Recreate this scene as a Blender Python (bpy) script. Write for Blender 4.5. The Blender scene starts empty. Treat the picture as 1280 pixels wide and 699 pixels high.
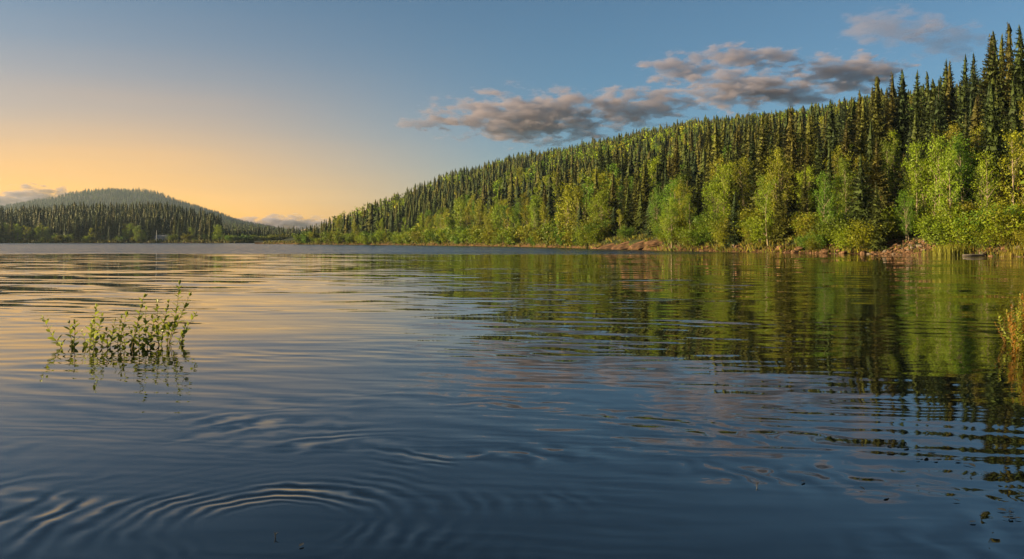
import bpy, math, random
import numpy as np
from mathutils import Vector, Matrix

R = math.radians
rng = np.random.default_rng(11)
random.seed(11)
scene = bpy.context.scene
COL = scene.collection

# ------------------------------------------------------------------ camera
F = 1004.0          # focal length in photo pixels (photo 1280 wide)
HY = 301.0          # photo row of the horizon
CH = 1.8            # camera height above the water
cam_d = bpy.data.cameras.new('camera')
cam = bpy.data.objects.new('camera', cam_d)
COL.objects.link(cam)
cam.location = (0, 0, CH)
cam.rotation_euler = (R(90), 0, 0)
cam_d.sensor_width = 36
cam_d.lens = 36 * F / 1280
cam_d.shift_y = -(349.5 - HY) / 1280
cam_d.clip_start = 0.1
cam_d.clip_end = 40000
scene.camera = cam

# ------------------------------------------------------------------ sky + sun
SUN_AZ, SUN_EL = -99.0, 12.0          # azimuth clockwise from +Y, elevation
world = bpy.data.worlds.new('World')
scene.world = world
world.use_nodes = True
wt = world.node_tree
for n in list(wt.nodes):
    wt.nodes.remove(n)
w_out = wt.nodes.new('ShaderNodeOutputWorld')
w_bg = wt.nodes.new('ShaderNodeBackground')
w_sky = wt.nodes.new('ShaderNodeTexSky')
w_sky.sky_type = 'NISHITA'
w_sky.sun_disc = False
w_sky.sun_elevation = R(SUN_EL)
w_sky.sun_rotation = R(SUN_AZ)
w_sky.altitude = 200
w_sky.air_density = 0.72
w_sky.dust_density = 2.0
w_sky.ozone_density = 2.6
w_bg.inputs['Strength'].default_value = 0.05
# dusty low-sun air: a warm lobe round the sun's azimuth that fades with height
def wmath(op, a, b=None, clamp=False):
    n = wt.nodes.new('ShaderNodeMath'); n.operation = op; n.use_clamp = clamp
    for i, x in enumerate((a, b)):
        if x is None: continue
        if isinstance(x, (int, float)): n.inputs[i].default_value = x
        else: wt.links.new(x, n.inputs[i])
    return n.outputs[0]
w_tc = wt.nodes.new('ShaderNodeTexCoord')
w_sep = wt.nodes.new('ShaderNodeSeparateXYZ')
wt.links.new(w_tc.outputs['Generated'], w_sep.inputs[0])
w_h = wmath('SQRT', wmath('ADD', wmath('MULTIPLY', w_sep.outputs[0], w_sep.outputs[0]), wmath('ADD', wmath('MULTIPLY', w_sep.outputs[1], w_sep.outputs[1]), 1e-5)))
GLOW_AZ = SUN_AZ
w_dot = wmath('DIVIDE', wmath('ADD', wmath('MULTIPLY', w_sep.outputs[0], math.sin(R(GLOW_AZ))), wmath('MULTIPLY', w_sep.outputs[1], math.cos(R(GLOW_AZ)))), w_h)
w_az = wt.nodes.new('ShaderNodeMapRange'); w_az.interpolation_type = 'SMOOTHSTEP'
wt.links.new(w_dot, w_az.inputs['Value'])
w_az.inputs['From Min'].default_value = -0.28
w_az.inputs['From Max'].default_value = 0.36
w_el = wmath('ABSOLUTE', w_sep.outputs[2])
w_g1 = wmath('POWER', 2.718, wmath('MULTIPLY', wmath('POWER', wmath('DIVIDE', w_el, 0.132), 1.7), -1.0))
w_fac = wmath('MULTIPLY', wmath('MULTIPLY', w_g1, w_az.outputs[0]), 0.97, True)
w_mix = wt.nodes.new('ShaderNodeMix'); w_mix.data_type = 'RGBA'
# uneven layers of thin haze in the glow
w_map = wt.nodes.new('ShaderNodeMapping'); w_map.inputs['Scale'].default_value = (2.2, 2.2, 26.0)
wt.links.new(w_tc.outputs['Generated'], w_map.inputs[0])
w_nz = wt.nodes.new('ShaderNodeTexNoise'); w_nz.inputs['Scale'].default_value = 1.0; w_nz.inputs['Detail'].default_value = 4.0
wt.links.new(w_map.outputs[0], w_nz.inputs['Vector'])
w_fac = wmath('MULTIPLY', w_fac, wmath('ADD', wmath('MULTIPLY', w_nz.outputs[0], 0.45), 0.78), True)
wt.links.new(w_fac, w_mix.inputs['Factor'])
w_tint = wt.nodes.new('ShaderNodeMix'); w_tint.data_type = 'RGBA'; w_tint.blend_type = 'MULTIPLY'
w_tint.inputs['Factor'].default_value = 1.0
wt.links.new(w_sky.outputs[0], w_tint.inputs['A'])
w_tint.inputs['B'].default_value = (0.66, 0.80, 0.74, 1)
wt.links.new(w_tint.outputs['Result'], w_mix.inputs['A'])
w_mix.inputs['B'].default_value = (7.6, 3.55, 0.36, 1)
wt.links.new(w_mix.outputs['Result'], w_bg.inputs[0])
wt.links.new(w_bg.outputs[0], w_out.inputs[0])

sun_d = bpy.data.lights.new('sun', 'SUN')
sun_d.energy = 5.0
sun_d.angle = R(0.5)
sun_d.color = (1.0, 0.76, 0.42)
sun = bpy.data.objects.new('sun', sun_d)
COL.objects.link(sun)
sdir = Vector((math.sin(R(SUN_AZ)) * math.cos(R(SUN_EL)),
               math.cos(R(SUN_AZ)) * math.cos(R(SUN_EL)), math.sin(R(SUN_EL))))
sun.rotation_euler = sdir.to_track_quat('Z', 'Y').to_euler()
sun.location = sdir * 300

vs = scene.view_settings
vs.view_transform = 'Standard'
vs.look = 'None'
vs.gamma = 1
vs.use_curve_mapping = False
vs.exposure = 1.85
scene.render.engine = 'CYCLES'
cy = scene.cycles
cy.use_denoising = True
cy.max_bounces = 6
cy.diffuse_bounces = 2
cy.glossy_bounces = 3
cy.transmission_bounces = 3
cy.volume_bounces = 1
cy.volume_step_rate = 0.6
cy.transparent_max_bounces = 8
cy.caustics_reflective = False
cy.caustics_refractive = False
cy.sample_clamp_indirect = 4.0

# ------------------------------------------------------------------ helpers
def px2w(px, py_top, Y):
    """world point at distance Y seen at photo pixel (px, py)"""
    return ((px - 640) / F * Y, Y, CH + (HY - py_top) / F * Y)

def dist_of(py):
    return CH * F / (py - HY)

def tag(o, label, cat, group=None, kind=None):
    if label: o['label'] = label
    if cat: o['category'] = cat
    if group: o['group'] = group
    if kind: o['kind'] = kind
    return o

def link(o, parent=None):
    COL.objects.link(o)
    if parent is not None:
        o.parent = parent
    return o

def empty(name, loc, rz=0.0, s=1.0):
    o = bpy.data.objects.new(name, None)
    o.empty_display_size = 0.2
    o.location = loc
    o.rotation_euler = (0, 0, rz)
    o.scale = (s, s, s) if not isinstance(s, tuple) else s
    return link(o)

class MB:
    """collects vertices and faces (with a colour per vertex when asked)"""
    def __init__(self):
        self.v, self.f, self.m = [], [], []
        self.n = 0
        self.c = []
    def add(self, verts, faces, mi=0, col=None):
        verts = np.asarray(verts, float)
        self.v.append(verts)
        for f in faces:
            self.f.append(tuple(i + self.n for i in f))
            self.m.append(mi)
        if col is not None:
            self.c.append(np.tile(np.asarray(col, float), (len(verts), 1)))
        self.n += len(verts)
    def mesh(self, name, mats, smooth=False):
        me = bpy.data.meshes.new(name)
        me.from_pydata(np.concatenate(self.v).tolist(), [], self.f)
        for m in mats:
            me.materials.append(m)
        if len(mats) > 1:
            me.polygons.foreach_set('material_index', self.m)
        if smooth:
            me.polygons.foreach_set('use_smooth', [True] * len(me.polygons))
        me.update()
        return me

def tube(mb, pts, radii, seg=6, cap=True, mi=0):
    pts = [np.asarray(p, float) for p in pts]
    vs_, fs = [], []
    n = len(pts)
    for i, p in enumerate(pts):
        d = pts[min(i + 1, n - 1)] - pts[max(i - 1, 0)]
        d = d / (np.linalg.norm(d) + 1e-9)
        a = np.cross(d, (0.0, 1.0, 0.0) if abs(d[1]) < 0.9 else (1.0, 0, 0))
        a /= np.linalg.norm(a)
        b = np.cross(d, a)
        for k in range(seg):
            t = 2 * math.pi * k / seg
            vs_.append(p + radii[i] * (math.cos(t) * a + math.sin(t) * b))
    for i in range(n - 1):
        for k in range(seg):
            k2 = (k + 1) % seg
            fs.append((i * seg + k, i * seg + k2, (i + 1) * seg + k2, (i + 1) * seg + k))
    if cap:
        fs.append(tuple(range(seg - 1, -1, -1)))
        fs.append(tuple((n - 1) * seg + k for k in range(seg)))
    mb.add(vs_, fs, mi)

def box(mb, c, s, mi=0, rz=0.0):
    x, y, z = [d / 2 for d in s]
    v = np.array([(sx * x, sy * y, sz * z) for sz in (-1, 1) for sy in (-1, 1) for sx in (-1, 1)])
    if rz:
        cr, sr = math.cos(rz), math.sin(rz)
        v = np.stack([v[:, 0] * cr - v[:, 1] * sr, v[:, 0] * sr + v[:, 1] * cr, v[:, 2]], 1)
    v = v + np.asarray(c, float)
    mb.add(v, [(0, 2, 3, 1), (4, 5, 7, 6), (0, 1, 5, 4), (2, 6, 7, 3), (0, 4, 6, 2), (1, 3, 7, 5)], mi)

def vnoise(x, y, seed=0):
    """cheap smooth 2-D value noise, -1..1"""
    xi, yi = np.floor(x).astype(int), np.floor(y).astype(int)
    xf, yf = x - xi, y - yi
    def h(i, j):
        n = (i * 374761393 + j * 668265263 + seed * 1274126177) & 0x7fffffff
        n = ((n ^ (n >> 13)) * 1274126177) & 0x7fffffff
        return ((n ^ (n >> 16)) & 0xffff) / 32767.5 - 1
    u, v = xf * xf * (3 - 2 * xf), yf * yf * (3 - 2 * yf)
    return (h(xi, yi) * (1 - u) + h(xi + 1, yi) * u) * (1 - v) + (h(xi, yi + 1) * (1 - u) + h(xi + 1, yi + 1) * u) * v

# ------------------------------------------------------------------ materials
def new_mat(name):
    m = bpy.data.materials.new(name)
    m.use_nodes = True
    nt = m.node_tree
    for n in list(nt.nodes):
        nt.nodes.remove(n)
    out = nt.nodes.new('ShaderNodeOutputMaterial')
    return m, nt, out

def N(nt, typ, **kw):
    n = nt.nodes.new(typ)
    for k, v in kw.items():
        setattr(n, k, v)
    return n

def math_n(nt, op, a, b=None, c=None, clamp=False):
    n = nt.nodes.new('ShaderNodeMath')
    n.operation = op
    n.use_clamp = clamp
    for i, x in enumerate((a, b, c)):
        if x is None: continue
        if isinstance(x, (int, float)):
            n.inputs[i].default_value = x
        else:
            nt.links.new(x, n.inputs[i])
    return n.outputs[0]

def smooth_n(nt, x, a, b):
    n = nt.nodes.new('ShaderNodeMapRange')
    n.interpolation_type = 'SMOOTHSTEP'
    nt.links.new(x, n.inputs['Value'])
    n.inputs['From Min'].default_value = a
    n.inputs['From Max'].default_value = b
    return n.outputs['Result']

def noise_n(nt, vec, scale, detail=2.0, rough=0.5, dist=0.0):
    n = nt.nodes.new('ShaderNodeTexNoise')
    n.inputs['Scale'].default_value = scale
    n.inputs['Detail'].default_value = detail
    n.inputs['Roughness'].default_value = rough
    n.inputs['Distortion'].default_value = dist
    if vec is not None:
        nt.links.new(vec, n.inputs['Vector'])
    return n

def scale_vec(nt, vec, s):
    n = nt.nodes.new('ShaderNodeVectorMath')
    n.operation = 'MULTIPLY'
    nt.links.new(vec, n.inputs[0])
    n.inputs[1].default_value = s
    return n.outputs[0]

def noisy_mat(name, c1, c2, scale, rough=0.8, detail=5, bump=0.0, c3=None, stretch=(1, 1, 1), lo=0.35, hi=0.65):
    m, nt, out = new_mat(name)
    p = N(nt, 'ShaderNodeBsdfPrincipled')
    tc = N(nt, 'ShaderNodeTexCoord')
    v = scale_vec(nt, tc.outputs['Object'], stretch)
    n = noise_n(nt, v, scale, detail, 0.6)
    r = N(nt, 'ShaderNodeValToRGB')
    r.color_ramp.elements[0].position, r.color_ramp.elements[0].color = lo, (*c1, 1)
    r.color_ramp.elements[1].position, r.color_ramp.elements[1].color = hi, (*c2, 1)
    if c3:
        e = r.color_ramp.elements.new((lo + hi) / 2)
        e.color = (*c3, 1)
    nt.links.new(n.outputs[0], r.inputs[0])
    nt.links.new(r.outputs[0], p.inputs['Base Color'])
    p.inputs['Roughness'].default_value = rough
    p.inputs['Specular IOR Level'].default_value = 0.5 if rough < 0.5 else 0.12
    if bump:
        b = N(nt, 'ShaderNodeBump')
        b.inputs['Strength'].default_value = 0.6
        b.inputs['Distance'].default_value = bump
        nt.links.new(n.outputs[0], b.inputs['Height'])
        nt.links.new(b.outputs[0], p.inputs['Normal'])
    nt.links.new(p.outputs[0], out.inputs[0])
    return m

def leaf_mat(name, source, trans=0.3, rough=0.6, var=0.5, scale=0.6, spec=0.25):
    """foliage: colour from the object's own colour or from the 'tint' attribute, varied by noise"""
    m, nt, out = new_mat(name)
    if source == 'object':
        c = N(nt, 'ShaderNodeObjectInfo').outputs['Color']
    else:
        c = N(nt, 'ShaderNodeAttribute', attribute_name='tint').outputs['Color']
    g = N(nt, 'ShaderNodeNewGeometry')
    n = noise_n(nt, g.outputs['Position'], scale, 3, 0.7)
    mr = N(nt, 'ShaderNodeMapRange')
    mr.inputs['From Min'].default_value, mr.inputs['From Max'].default_value = 0.3, 0.7
    mr.inputs['To Min'].default_value, mr.inputs['To Max'].default_value = 1 - var, 1 + var
    nt.links.new(n.outputs[0], mr.inputs['Value'])
    mu = N(nt, 'ShaderNodeVectorMath', operation='SCALE')
    nt.links.new(c, mu.inputs[0])
    nt.links.new(mr.outputs[0], mu.inputs['Scale'])
    p = N(nt, 'ShaderNodeBsdfPrincipled')
    p.inputs['Roughness'].default_value = rough
    p.inputs['Specular IOR Level'].default_value = spec
    nt.links.new(mu.outputs[0], p.inputs['Base Color'])
    t = N(nt, 'ShaderNodeBsdfTranslucent')
    nt.links.new(mu.outputs[0], t.inputs['Color'])
    mx = N(nt, 'ShaderNodeMixShader')
    mx.inputs[0].default_value = trans
    nt.links.new(p.outputs[0], mx.inputs[1])
    nt.links.new(t.outputs[0], mx.inputs[2])
    nt.links.new(mx.outputs[0], out.inputs[0])
    return m

M = {}
M['spruce'] = leaf_mat('spruce_needles', 'object', 0.12, 0.7, 0.45, 0.5)
M['birch'] = leaf_mat('birch_leaves', 'object', 0.35, 0.55, 0.4, 0.7)
M['forest'] = leaf_mat('forest_foliage', 'tint', 0.15, 0.7, 0.4, 0.15)
M['bark'] = noisy_mat('grey_bark', (0.05, 0.035, 0.025), (0.16, 0.12, 0.09), 3, 0.9, bump=0.02, stretch=(3, 3, 0.5))
M['birch_bark'] = noisy_mat('birch_bark', (0.06, 0.045, 0.03), (0.24, 0.19, 0.14), 2.5, 0.8, stretch=(1, 1, 4), lo=0.3, hi=0.5)
M['pine_bark'] = noisy_mat('orange_pine_bark', (0.16, 0.06, 0.025), (0.40, 0.19, 0.09), 3, 0.9, stretch=(2, 2, 0.6))
def floor_mat():
    m = noisy_mat('forest_floor', (0.010, 0.014, 0.005), (0.024, 0.028, 0.008), 0.4, 0.95)
    nt = m.node_tree
    p = next(n for n in nt.nodes if n.type == 'BSDF_PRINCIPLED')
    src = p.inputs['Base Color'].links[0].from_socket
    g = N(nt, 'ShaderNodeNewGeometry'); sp = N(nt, 'ShaderNodeSeparateXYZ')
    nt.links.new(g.outputs['Position'], sp.inputs[0])
    n = noise_n(nt, g.outputs['Position'], 0.8, 4)
    zz = math_n(nt, 'ADD', sp.outputs[2], math_n(nt, 'MULTIPLY', n.outputs[0], 1.2))
    mx = N(nt, 'ShaderNodeMix', data_type='RGBA')
    nt.links.new(smooth_n(nt, zz, 1.1, 1.9), mx.inputs['Factor'])
    mx.inputs['A'].default_value = (0.065, 0.036, 0.017, 1)          # bare reddish earth of the cut bank
    nt.links.new(src, mx.inputs['B'])
    nt.links.new(mx.outputs['Result'], p.inputs['Base Color'])
    return m
M['forest_floor'] = floor_mat()
M['far_slope'] = noisy_mat('far_slope', (0.02, 0.03, 0.02), (0.08, 0.07, 0.06), 0.02, 0.95, detail=8)
M['rock'] = noisy_mat('shore_rock', (0.04, 0.024, 0.014), (0.17, 0.095, 0.05), 2.5, 0.85, bump=0.04, c3=(0.09, 0.05, 0.027))
M['rock_grey'] = noisy_mat('grey_rock', (0.05, 0.04, 0.032), (0.16, 0.125, 0.10), 3.5, 0.85, bump=0.04)
M['silt'] = noisy_mat('lake_silt', (0.02, 0.02, 0.018), (0.05, 0.045, 0.035), 0.5, 0.95)
M['dead_wood'] = noisy_mat('bleached_wood', (0.05, 0.042, 0.035), (0.13, 0.115, 0.10), 3, 0.85, stretch=(0.3, 4, 4))
M['grey_paint'] = noisy_mat('weathered_grey_boards', (0.24, 0.24, 0.25), (0.34, 0.34, 0.35), 2, 0.8)
M['white_paint'] = noisy_mat('white_paint', (0.62, 0.62, 0.60), (0.78, 0.78, 0.76), 2, 0.6)
M['roofing'] = noisy_mat('pale_roofing', (0.11, 0.115, 0.125), (0.17, 0.175, 0.19), 1.2, 0.7)
M['dark_glass'] = noisy_mat('dark_glass', (0.02, 0.025, 0.03), (0.03, 0.035, 0.04), 1, 0.08)
M['stem'] = noisy_mat('willow_stem', (0.10, 0.07, 0.03), (0.22, 0.16, 0.06), 8, 0.7)
M['willow_leaf'] = leaf_mat('willow_leaf', 'object', 0.4, 0.4, 0.35, 9, 0.4)
M['debris'] = noisy_mat('wet_debris', (0.010, 0.010, 0.006), (0.035, 0.03, 0.015), 20, 0.4)

# ------------------------------------------------------------------ water
def water_material():
    m, nt, out = new_mat('lake_water')
    g = N(nt, 'ShaderNodeNewGeometry')
    pos = g.outputs['Position']
    sep = N(nt, 'ShaderNodeSeparateXYZ')
    nt.links.new(pos, sep.inputs[0])
    X, Y = sep.outputs[0], sep.outputs[1]
    # wind-ruffled band far out, beyond the sheltered near water
    big = noise_n(nt, scale_vec(nt, pos, (0.012, 0.03, 1)), 1.0, 3, 0.6)
    wob = math_n(nt, 'MULTIPLY', math_n(nt, 'SUBTRACT', big.outputs[0], 0.5), 40.0)
    band = smooth_n(nt, math_n(nt, 'ADD', Y, wob), 100, 118)
    lee = smooth_n(nt, math_n(nt, 'ADD', math_n(nt, 'SUBTRACT', math_n(nt, 'MULTIPLY', Y, 0.40), X), wob), 2, 22)
    band = math_n(nt, 'MULTIPLY', band, lee)
    # slope fields (slopes, not heights, so distance does not wash them out)
    def slopes(sx, sy, amp_x, amp_y, detail, rough, off, dist=0.0):
        v = N(nt, 'ShaderNodeMapping')
        v.inputs['Scale'].default_value = (sx, sy, 1)
        v.inputs['Location'].default_value = (off, off * 1.7, off)
        v.inputs['Rotation'].default_value = (0, 0, R(off * 0.9))
        nt.links.new(pos, v.inputs[0])
        n = noise_n(nt, v.outputs[0], 1.0, detail, rough, dist)
        s = N(nt, 'ShaderNodeSeparateColor')
        nt.links.new(n.outputs['Color'], s.inputs[0])
        return (math_n(nt, 'MULTIPLY', math_n(nt, 'SUBTRACT', s.outputs[0], 0.5), amp_x),
                math_n(nt, 'MULTIPLY', math_n(nt, 'SUBTRACT', s.outputs[1], 0.5), amp_y))
    far = smooth_n(nt, Y, 13, 32)
    fx, fy = slopes(0.16, 0.42, 0.04, 0.13, 2, 0.5, 3.1, 0.3)
    mx_, my_ = slopes(0.30, 1.15, 0.06, 0.20, 2, 0.5, 7.7, 0.6)
    nx_, ny_ = slopes(0.7, 4.6, 0.03, 0.06, 3, 0.55, -5.3)
    wx_, wy_ = slopes(0.9, 2.2, 0.9, 1.7, 4, 0.75, 1.9)
    fy = math_n(nt, 'MULTIPLY', fy, math_n(nt, 'ADD', math_n(nt, 'MULTIPLY', far, 0.6), 0.4))
    out60 = math_n(nt, 'SUBTRACT', 1.0, math_n(nt, 'MULTIPLY', smooth_n(nt, Y, 28, 70), 0.6))
    patch = noise_n(nt, scale_vec(nt, pos, (0.05, 0.09, 1)), 1.0, 2, 0.5)
    pm = smooth_n(nt, patch.outputs[0], 0.36, 0.62)
    mid_amt = math_n(nt, 'MULTIPLY', math_n(nt, 'ADD', math_n(nt, 'MULTIPLY', far, 0.75), 0.25),
                     math_n(nt, 'MULTIPLY', out60, math_n(nt, 'ADD', math_n(nt, 'MULTIPLY', pm, 0.8), 0.35)))
    sx = math_n(nt, 'ADD', fx, math_n(nt, 'MULTIPLY', mx_, mid_amt))
    sy = math_n(nt, 'ADD', fy, math_n(nt, 'MULTIPLY', my_, mid_amt))
    sx = math_n(nt, 'ADD', sx, nx_)
    sy = math_n(nt, 'ADD', sy, ny_)
    gust = noise_n(nt, scale_vec(nt, pos, (0.02, 0.06, 1)), 1.0, 4, 0.65)
    wamp = math_n(nt, 'MULTIPLY', band, math_n(nt, 'ADD', math_n(nt, 'MULTIPLY', smooth_n(nt, gust.outputs[0], 0.35, 0.65), 1.4), 0.5))
    sx = math_n(nt, 'ADD', sx, math_n(nt, 'MULTIPLY', wx_, wamp))
    sy = math_n(nt, 'ADD', sy, math_n(nt, 'MULTIPLY', wy_, wamp))
    sy = math_n(nt, 'ADD', sy, math_n(nt, 'MULTIPLY', band, 0.07))      # only the near faces of the wavelets show
    # trains of wind ripples, each with its own direction, length and reach
    def train(ang, lam, amp, y0, y1, y2, y3, warp, seed):
        ca, sa = math.cos(R(ang)), math.sin(R(ang))
        ds = math_n(nt, 'ADD', math_n(nt, 'MULTIPLY', X, sa), math_n(nt, 'MULTIPLY', Y, ca))
        mp = N(nt, 'ShaderNodeMapping')
        mp.inputs['Location'].default_value = (seed, seed * 2.3, 0)
        nt.links.new(pos, mp.inputs[0])
        n1 = noise_n(nt, scale_vec(nt, mp.outputs[0], (0.22 / lam, 0.55 / lam, 1)), 1.0, 2, 0.5)
        n2 = noise_n(nt, scale_vec(nt, mp.outputs[0], (0.06 / lam, 0.16 / lam, 1)), 1.0, 2, 0.5)
        ph = math_n(nt, 'ADD', math_n(nt, 'MULTIPLY', ds, 2 * math.pi / lam), math_n(nt, 'MULTIPLY', n1.outputs[0], warp))
        am = math_n(nt, 'MULTIPLY', smooth_n(nt, Y, y0, y1), math_n(nt, 'SUBTRACT', 1.0, smooth_n(nt, Y, y2, y3)))
        am = math_n(nt, 'MULTIPLY', math_n(nt, 'MULTIPLY', am, amp), smooth_n(nt, n2.outputs[0], 0.40, 0.64))
        v = math_n(nt, 'MULTIPLY', math_n(nt, 'SINE', ph), am)
        return math_n(nt, 'MULTIPLY', v, sa), math_n(nt, 'MULTIPLY', v, ca)
    for args in ((9, 0.17, 0.014, 3.5, 4.5, 7.5, 11, 14, 5.9), (18, 0.42, 0.020, 4, 7, 12, 20, 14, 3.3), (22, 1.0, 0.034, 11, 19, 32, 50, 14, 17.1), (14, 2.6, 0.038, 22, 34, 90, 120, 13, 41.7), (-8, 0.75, 0.012, 7, 10, 26, 40, 14, 77.0)):
        tx, ty = train(*args)
        sx = math_n(nt, 'ADD', sx, tx)
        sy = math_n(nt, 'ADD', sy, ty)
    # rings spreading from where something broke the surface
    def rings(cx, cy_, lam, r0, r1, amp, wob_s):
        wv = noise_n(nt, scale_vec(nt, pos, (1.0, 1.0, 1)), 1.0, 3, 0.55)
        dx = math_n(nt, 'SUBTRACT', X, cx)
        dy = math_n(nt, 'SUBTRACT', Y, cy_)
        r = math_n(nt, 'SQRT', math_n(nt, 'ADD', math_n(nt, 'MULTIPLY', dx, dx), math_n(nt, 'MULTIPLY', dy, dy)))
        rw = math_n(nt, 'ADD', r, math_n(nt, 'MULTIPLY', math_n(nt, 'SUBTRACT', wv.outputs[0], 0.5), wob_s))
        # wavelength grows with radius
        ph = math_n(nt, 'MULTIPLY', math_n(nt, 'POWER', math_n(nt, 'MAXIMUM', rw, 0.01), 0.8), 2 * math.pi / lam)
        a = math_n(nt, 'MULTIPLY', smooth_n(nt, r, r0 * 0.5, r0), math_n(nt, 'SUBTRACT', 1.0, smooth_n(nt, r, r0 * 1.4, r1)))
        br = smooth_n(nt, noise_n(nt, scale_vec(nt, pos, (0.45, 0.7, 1)), 1.0, 2).outputs[0], 0.42, 0.68)
        a = math_n(nt, 'MULTIPLY', math_n(nt, 'MULTIPLY', a, amp), math_n(nt, 'ADD', math_n(nt, 'MULTIPLY', br, 0.95), 0.05))
        s = math_n(nt, 'MULTIPLY', math_n(nt, 'SINE', ph), a)
        inv = math_n(nt, 'DIVIDE', s, math_n(nt, 'MAXIMUM', r, 0.05))
        return math_n(nt, 'MULTIPLY', dx, inv), math_n(nt, 'MULTIPLY', dy, inv)
    for args in ((-1.5, 5.1, 0.115, 0.6, 2.3, 0.17, 0.55), (-1.0, 4.8, 0.22, 1.9, 5.5, 0.07, 1.5)):
        rx, ry = rings(*args)
        sx = math_n(nt, 'ADD', sx, rx)
        sy = math_n(nt, 'ADD', sy, ry)
    cmb = N(nt, 'ShaderNodeCombineXYZ')
    nt.links.new(math_n(nt, 'MULTIPLY', sx, -1.0), cmb.inputs[0])
    nt.links.new(math_n(nt, 'MULTIPLY', sy, -1.0), cmb.inputs[1])
    cmb.inputs[2].default_value = 1.0
    nrm = N(nt, 'ShaderNodeVectorMath', operation='NORMALIZE')
    nt.links.new(cmb.outputs[0], nrm.inputs[0])
    p = N(nt, 'ShaderNodeBsdfPrincipled')
    p.inputs['Base Color'].default_value = (0.0012, 0.0022, 0.0030, 1)
    p.inputs['IOR'].default_value = 1.5
    p.inputs['Specular IOR Level'].default_value = 0.5
    nt.links.new(math_n(nt, 'ADD', math_n(nt, 'MULTIPLY', band, 0.16), 0.012), p.inputs['Roughness'])
    nt.links.new(nrm.outputs[0], p.inputs['Normal'])
    nt.links.new(p.outputs[0], out.inputs[0])
    return m

def sheet(name, z, half, mat, n=8):
    me = bpy.data.meshes.new(name)
    g = np.linspace(-half, half, n + 1)
    vs_ = [(x, y, z) for y in g for x in g]
    fs = [(j * (n + 1) + i, j * (n + 1) + i + 1, (j + 1) * (n + 1) + i + 1, (j + 1) * (n + 1) + i) for j in range(n) for i in range(n)]
    me.from_pydata(vs_, [], fs)
    me.materials.append(mat)
    o = link(bpy.data.objects.new(name, me))
    o['kind'] = 'structure'
    return o

sheet('lake_bed', -6.0, 14000, M['silt'])
sheet('lake_water', 0.0, 14000, water_material())

# ------------------------------------------------------------------ terrain
def u_of(px):
    return (px - 640) / F

# right hill: shoreline distance, ridge distance, ridge tree-top row, by photo column
HR_U = u_of(np.array([330, 352, 370, 430, 500, 560, 640, 740, 850, 1000, 1150, 1280, 1450, 1750, 2200.]))
HR_S = np.array([430, 415, 393, 360, 328, 290, 247, 181, 139, 117, 103, 90, 80, 66, 55.])
HR_R = np.array([450, 450, 460, 580, 700, 790, 900, 980, 1000, 900, 800, 700, 620, 560, 520.])
HR_T = np.array([303, 302, 297, 276, 250, 229, 206, 187, 164, 148, 128, 112, 95, 90, 85.])   # ground row
HR_Z = CH + (HY - HR_T) / F * HR_R

def hill_right(x, y):
    u = x / np.maximum(y, 1)
    s = np.interp(u, HR_U, HR_S)
    r = np.interp(u, HR_U, HR_R)
    zr = np.maximum(np.interp(u, HR_U, HR_Z), 0.3)
    s = s + vnoise(x / 9, y / 9, 3) * 1.5
    d = y - s
    t = d / (r - s)
    tt = np.clip(t, 0, 1)
    z = zr * tt ** 0.92 + 0.9 * np.clip(d / 4, 0, 1)
    z = z + np.clip(t * 6, 0, 1) * np.clip(zr / 30, 0, 1) * (vnoise(x / 60, y / 60, 5) * 3.5 + vnoise(x / 22, y / 22, 9) * 1.2)
    z = np.where(t > 1, z - (t - 1) * zr * 0.35, z)
    z = np.where(d < 0, np.maximum(d * 0.25, -5), z)
    return z

# land on the far left shore
LR_U = u_of(np.array([-900, -300, -100, 0, 60, 100, 150, 200, 235, 260, 280, 300, 340, 400, 470.]))
LR_S = np.array([500, 560, 600, 618, 620, 622, 622, 620, 618, 612, 600, 600, 610, 620, 640.])
LR_T = np.array([284, 282, 283, 286, 283, 280, 280, 278, 286, 292, 299, 301.5, 301.8, 301.8, 301.8])
LR_Z = CH + (HY - LR_T) / F * 800
def land_left(x, y):
    u = x / np.maximum(y, 1)
    s = np.interp(u, LR_U, LR_S) + vnoise(x / 14, y / 14, 4) * 3
    zr = np.interp(u, LR_U, LR_Z)
    d = y - s
    t = np.clip(d / (800 - s), 0, 1)
    z = 1.0 * np.clip(d / 5, 0, 1) + (zr - 1) * t * t * (3 - 2 * t) + np.clip(t * 4, 0, 1) * vnoise(x / 30, y / 30, 8) * 0.8
    return np.where(d < 0, np.maximum(d * 0.25, -5), z)

FR_U = u_of(np.array([-1200, -600, -300, -60, 0, 60, 90, 140, 185, 215, 250, 270, 295, 330, 360, 400, 480, 560.]))
FR_T = np.array([288, 280, 272, 268, 262, 251, 243, 239, 241, 251, 262, 269, 279, 287, 293, 297, 299, 300.])
FY = 3200.0
FR_Z = CH + (HY - FR_T) / F * FY
def hill_far(x, y):
    u = x / np.maximum(y, 1)
    zr = np.interp(u, FR_U, FR_Z)
    t = (y - 900) / (FY - 900)
    tt = np.clip(t, 0, 1)
    bluff = np.exp(-((u + 0.50) / 0.10) ** 2)
    p = 1.15 + 0.8 * bluff                     # steep rocky face under the summit
    z = 1.0 + zr * tt ** p + np.clip(tt * 3, 0, 1) * (vnoise(x / 120, y / 120, 12) * 6 + vnoise(x / 45, y / 45, 13) * 2.5) * np.clip(zr / 60, 0, 1)
    z = np.where(t > 1, z - (t - 1) * zr * 0.6, z)
    return np.where(t < 0, t * 20, z)

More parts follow.
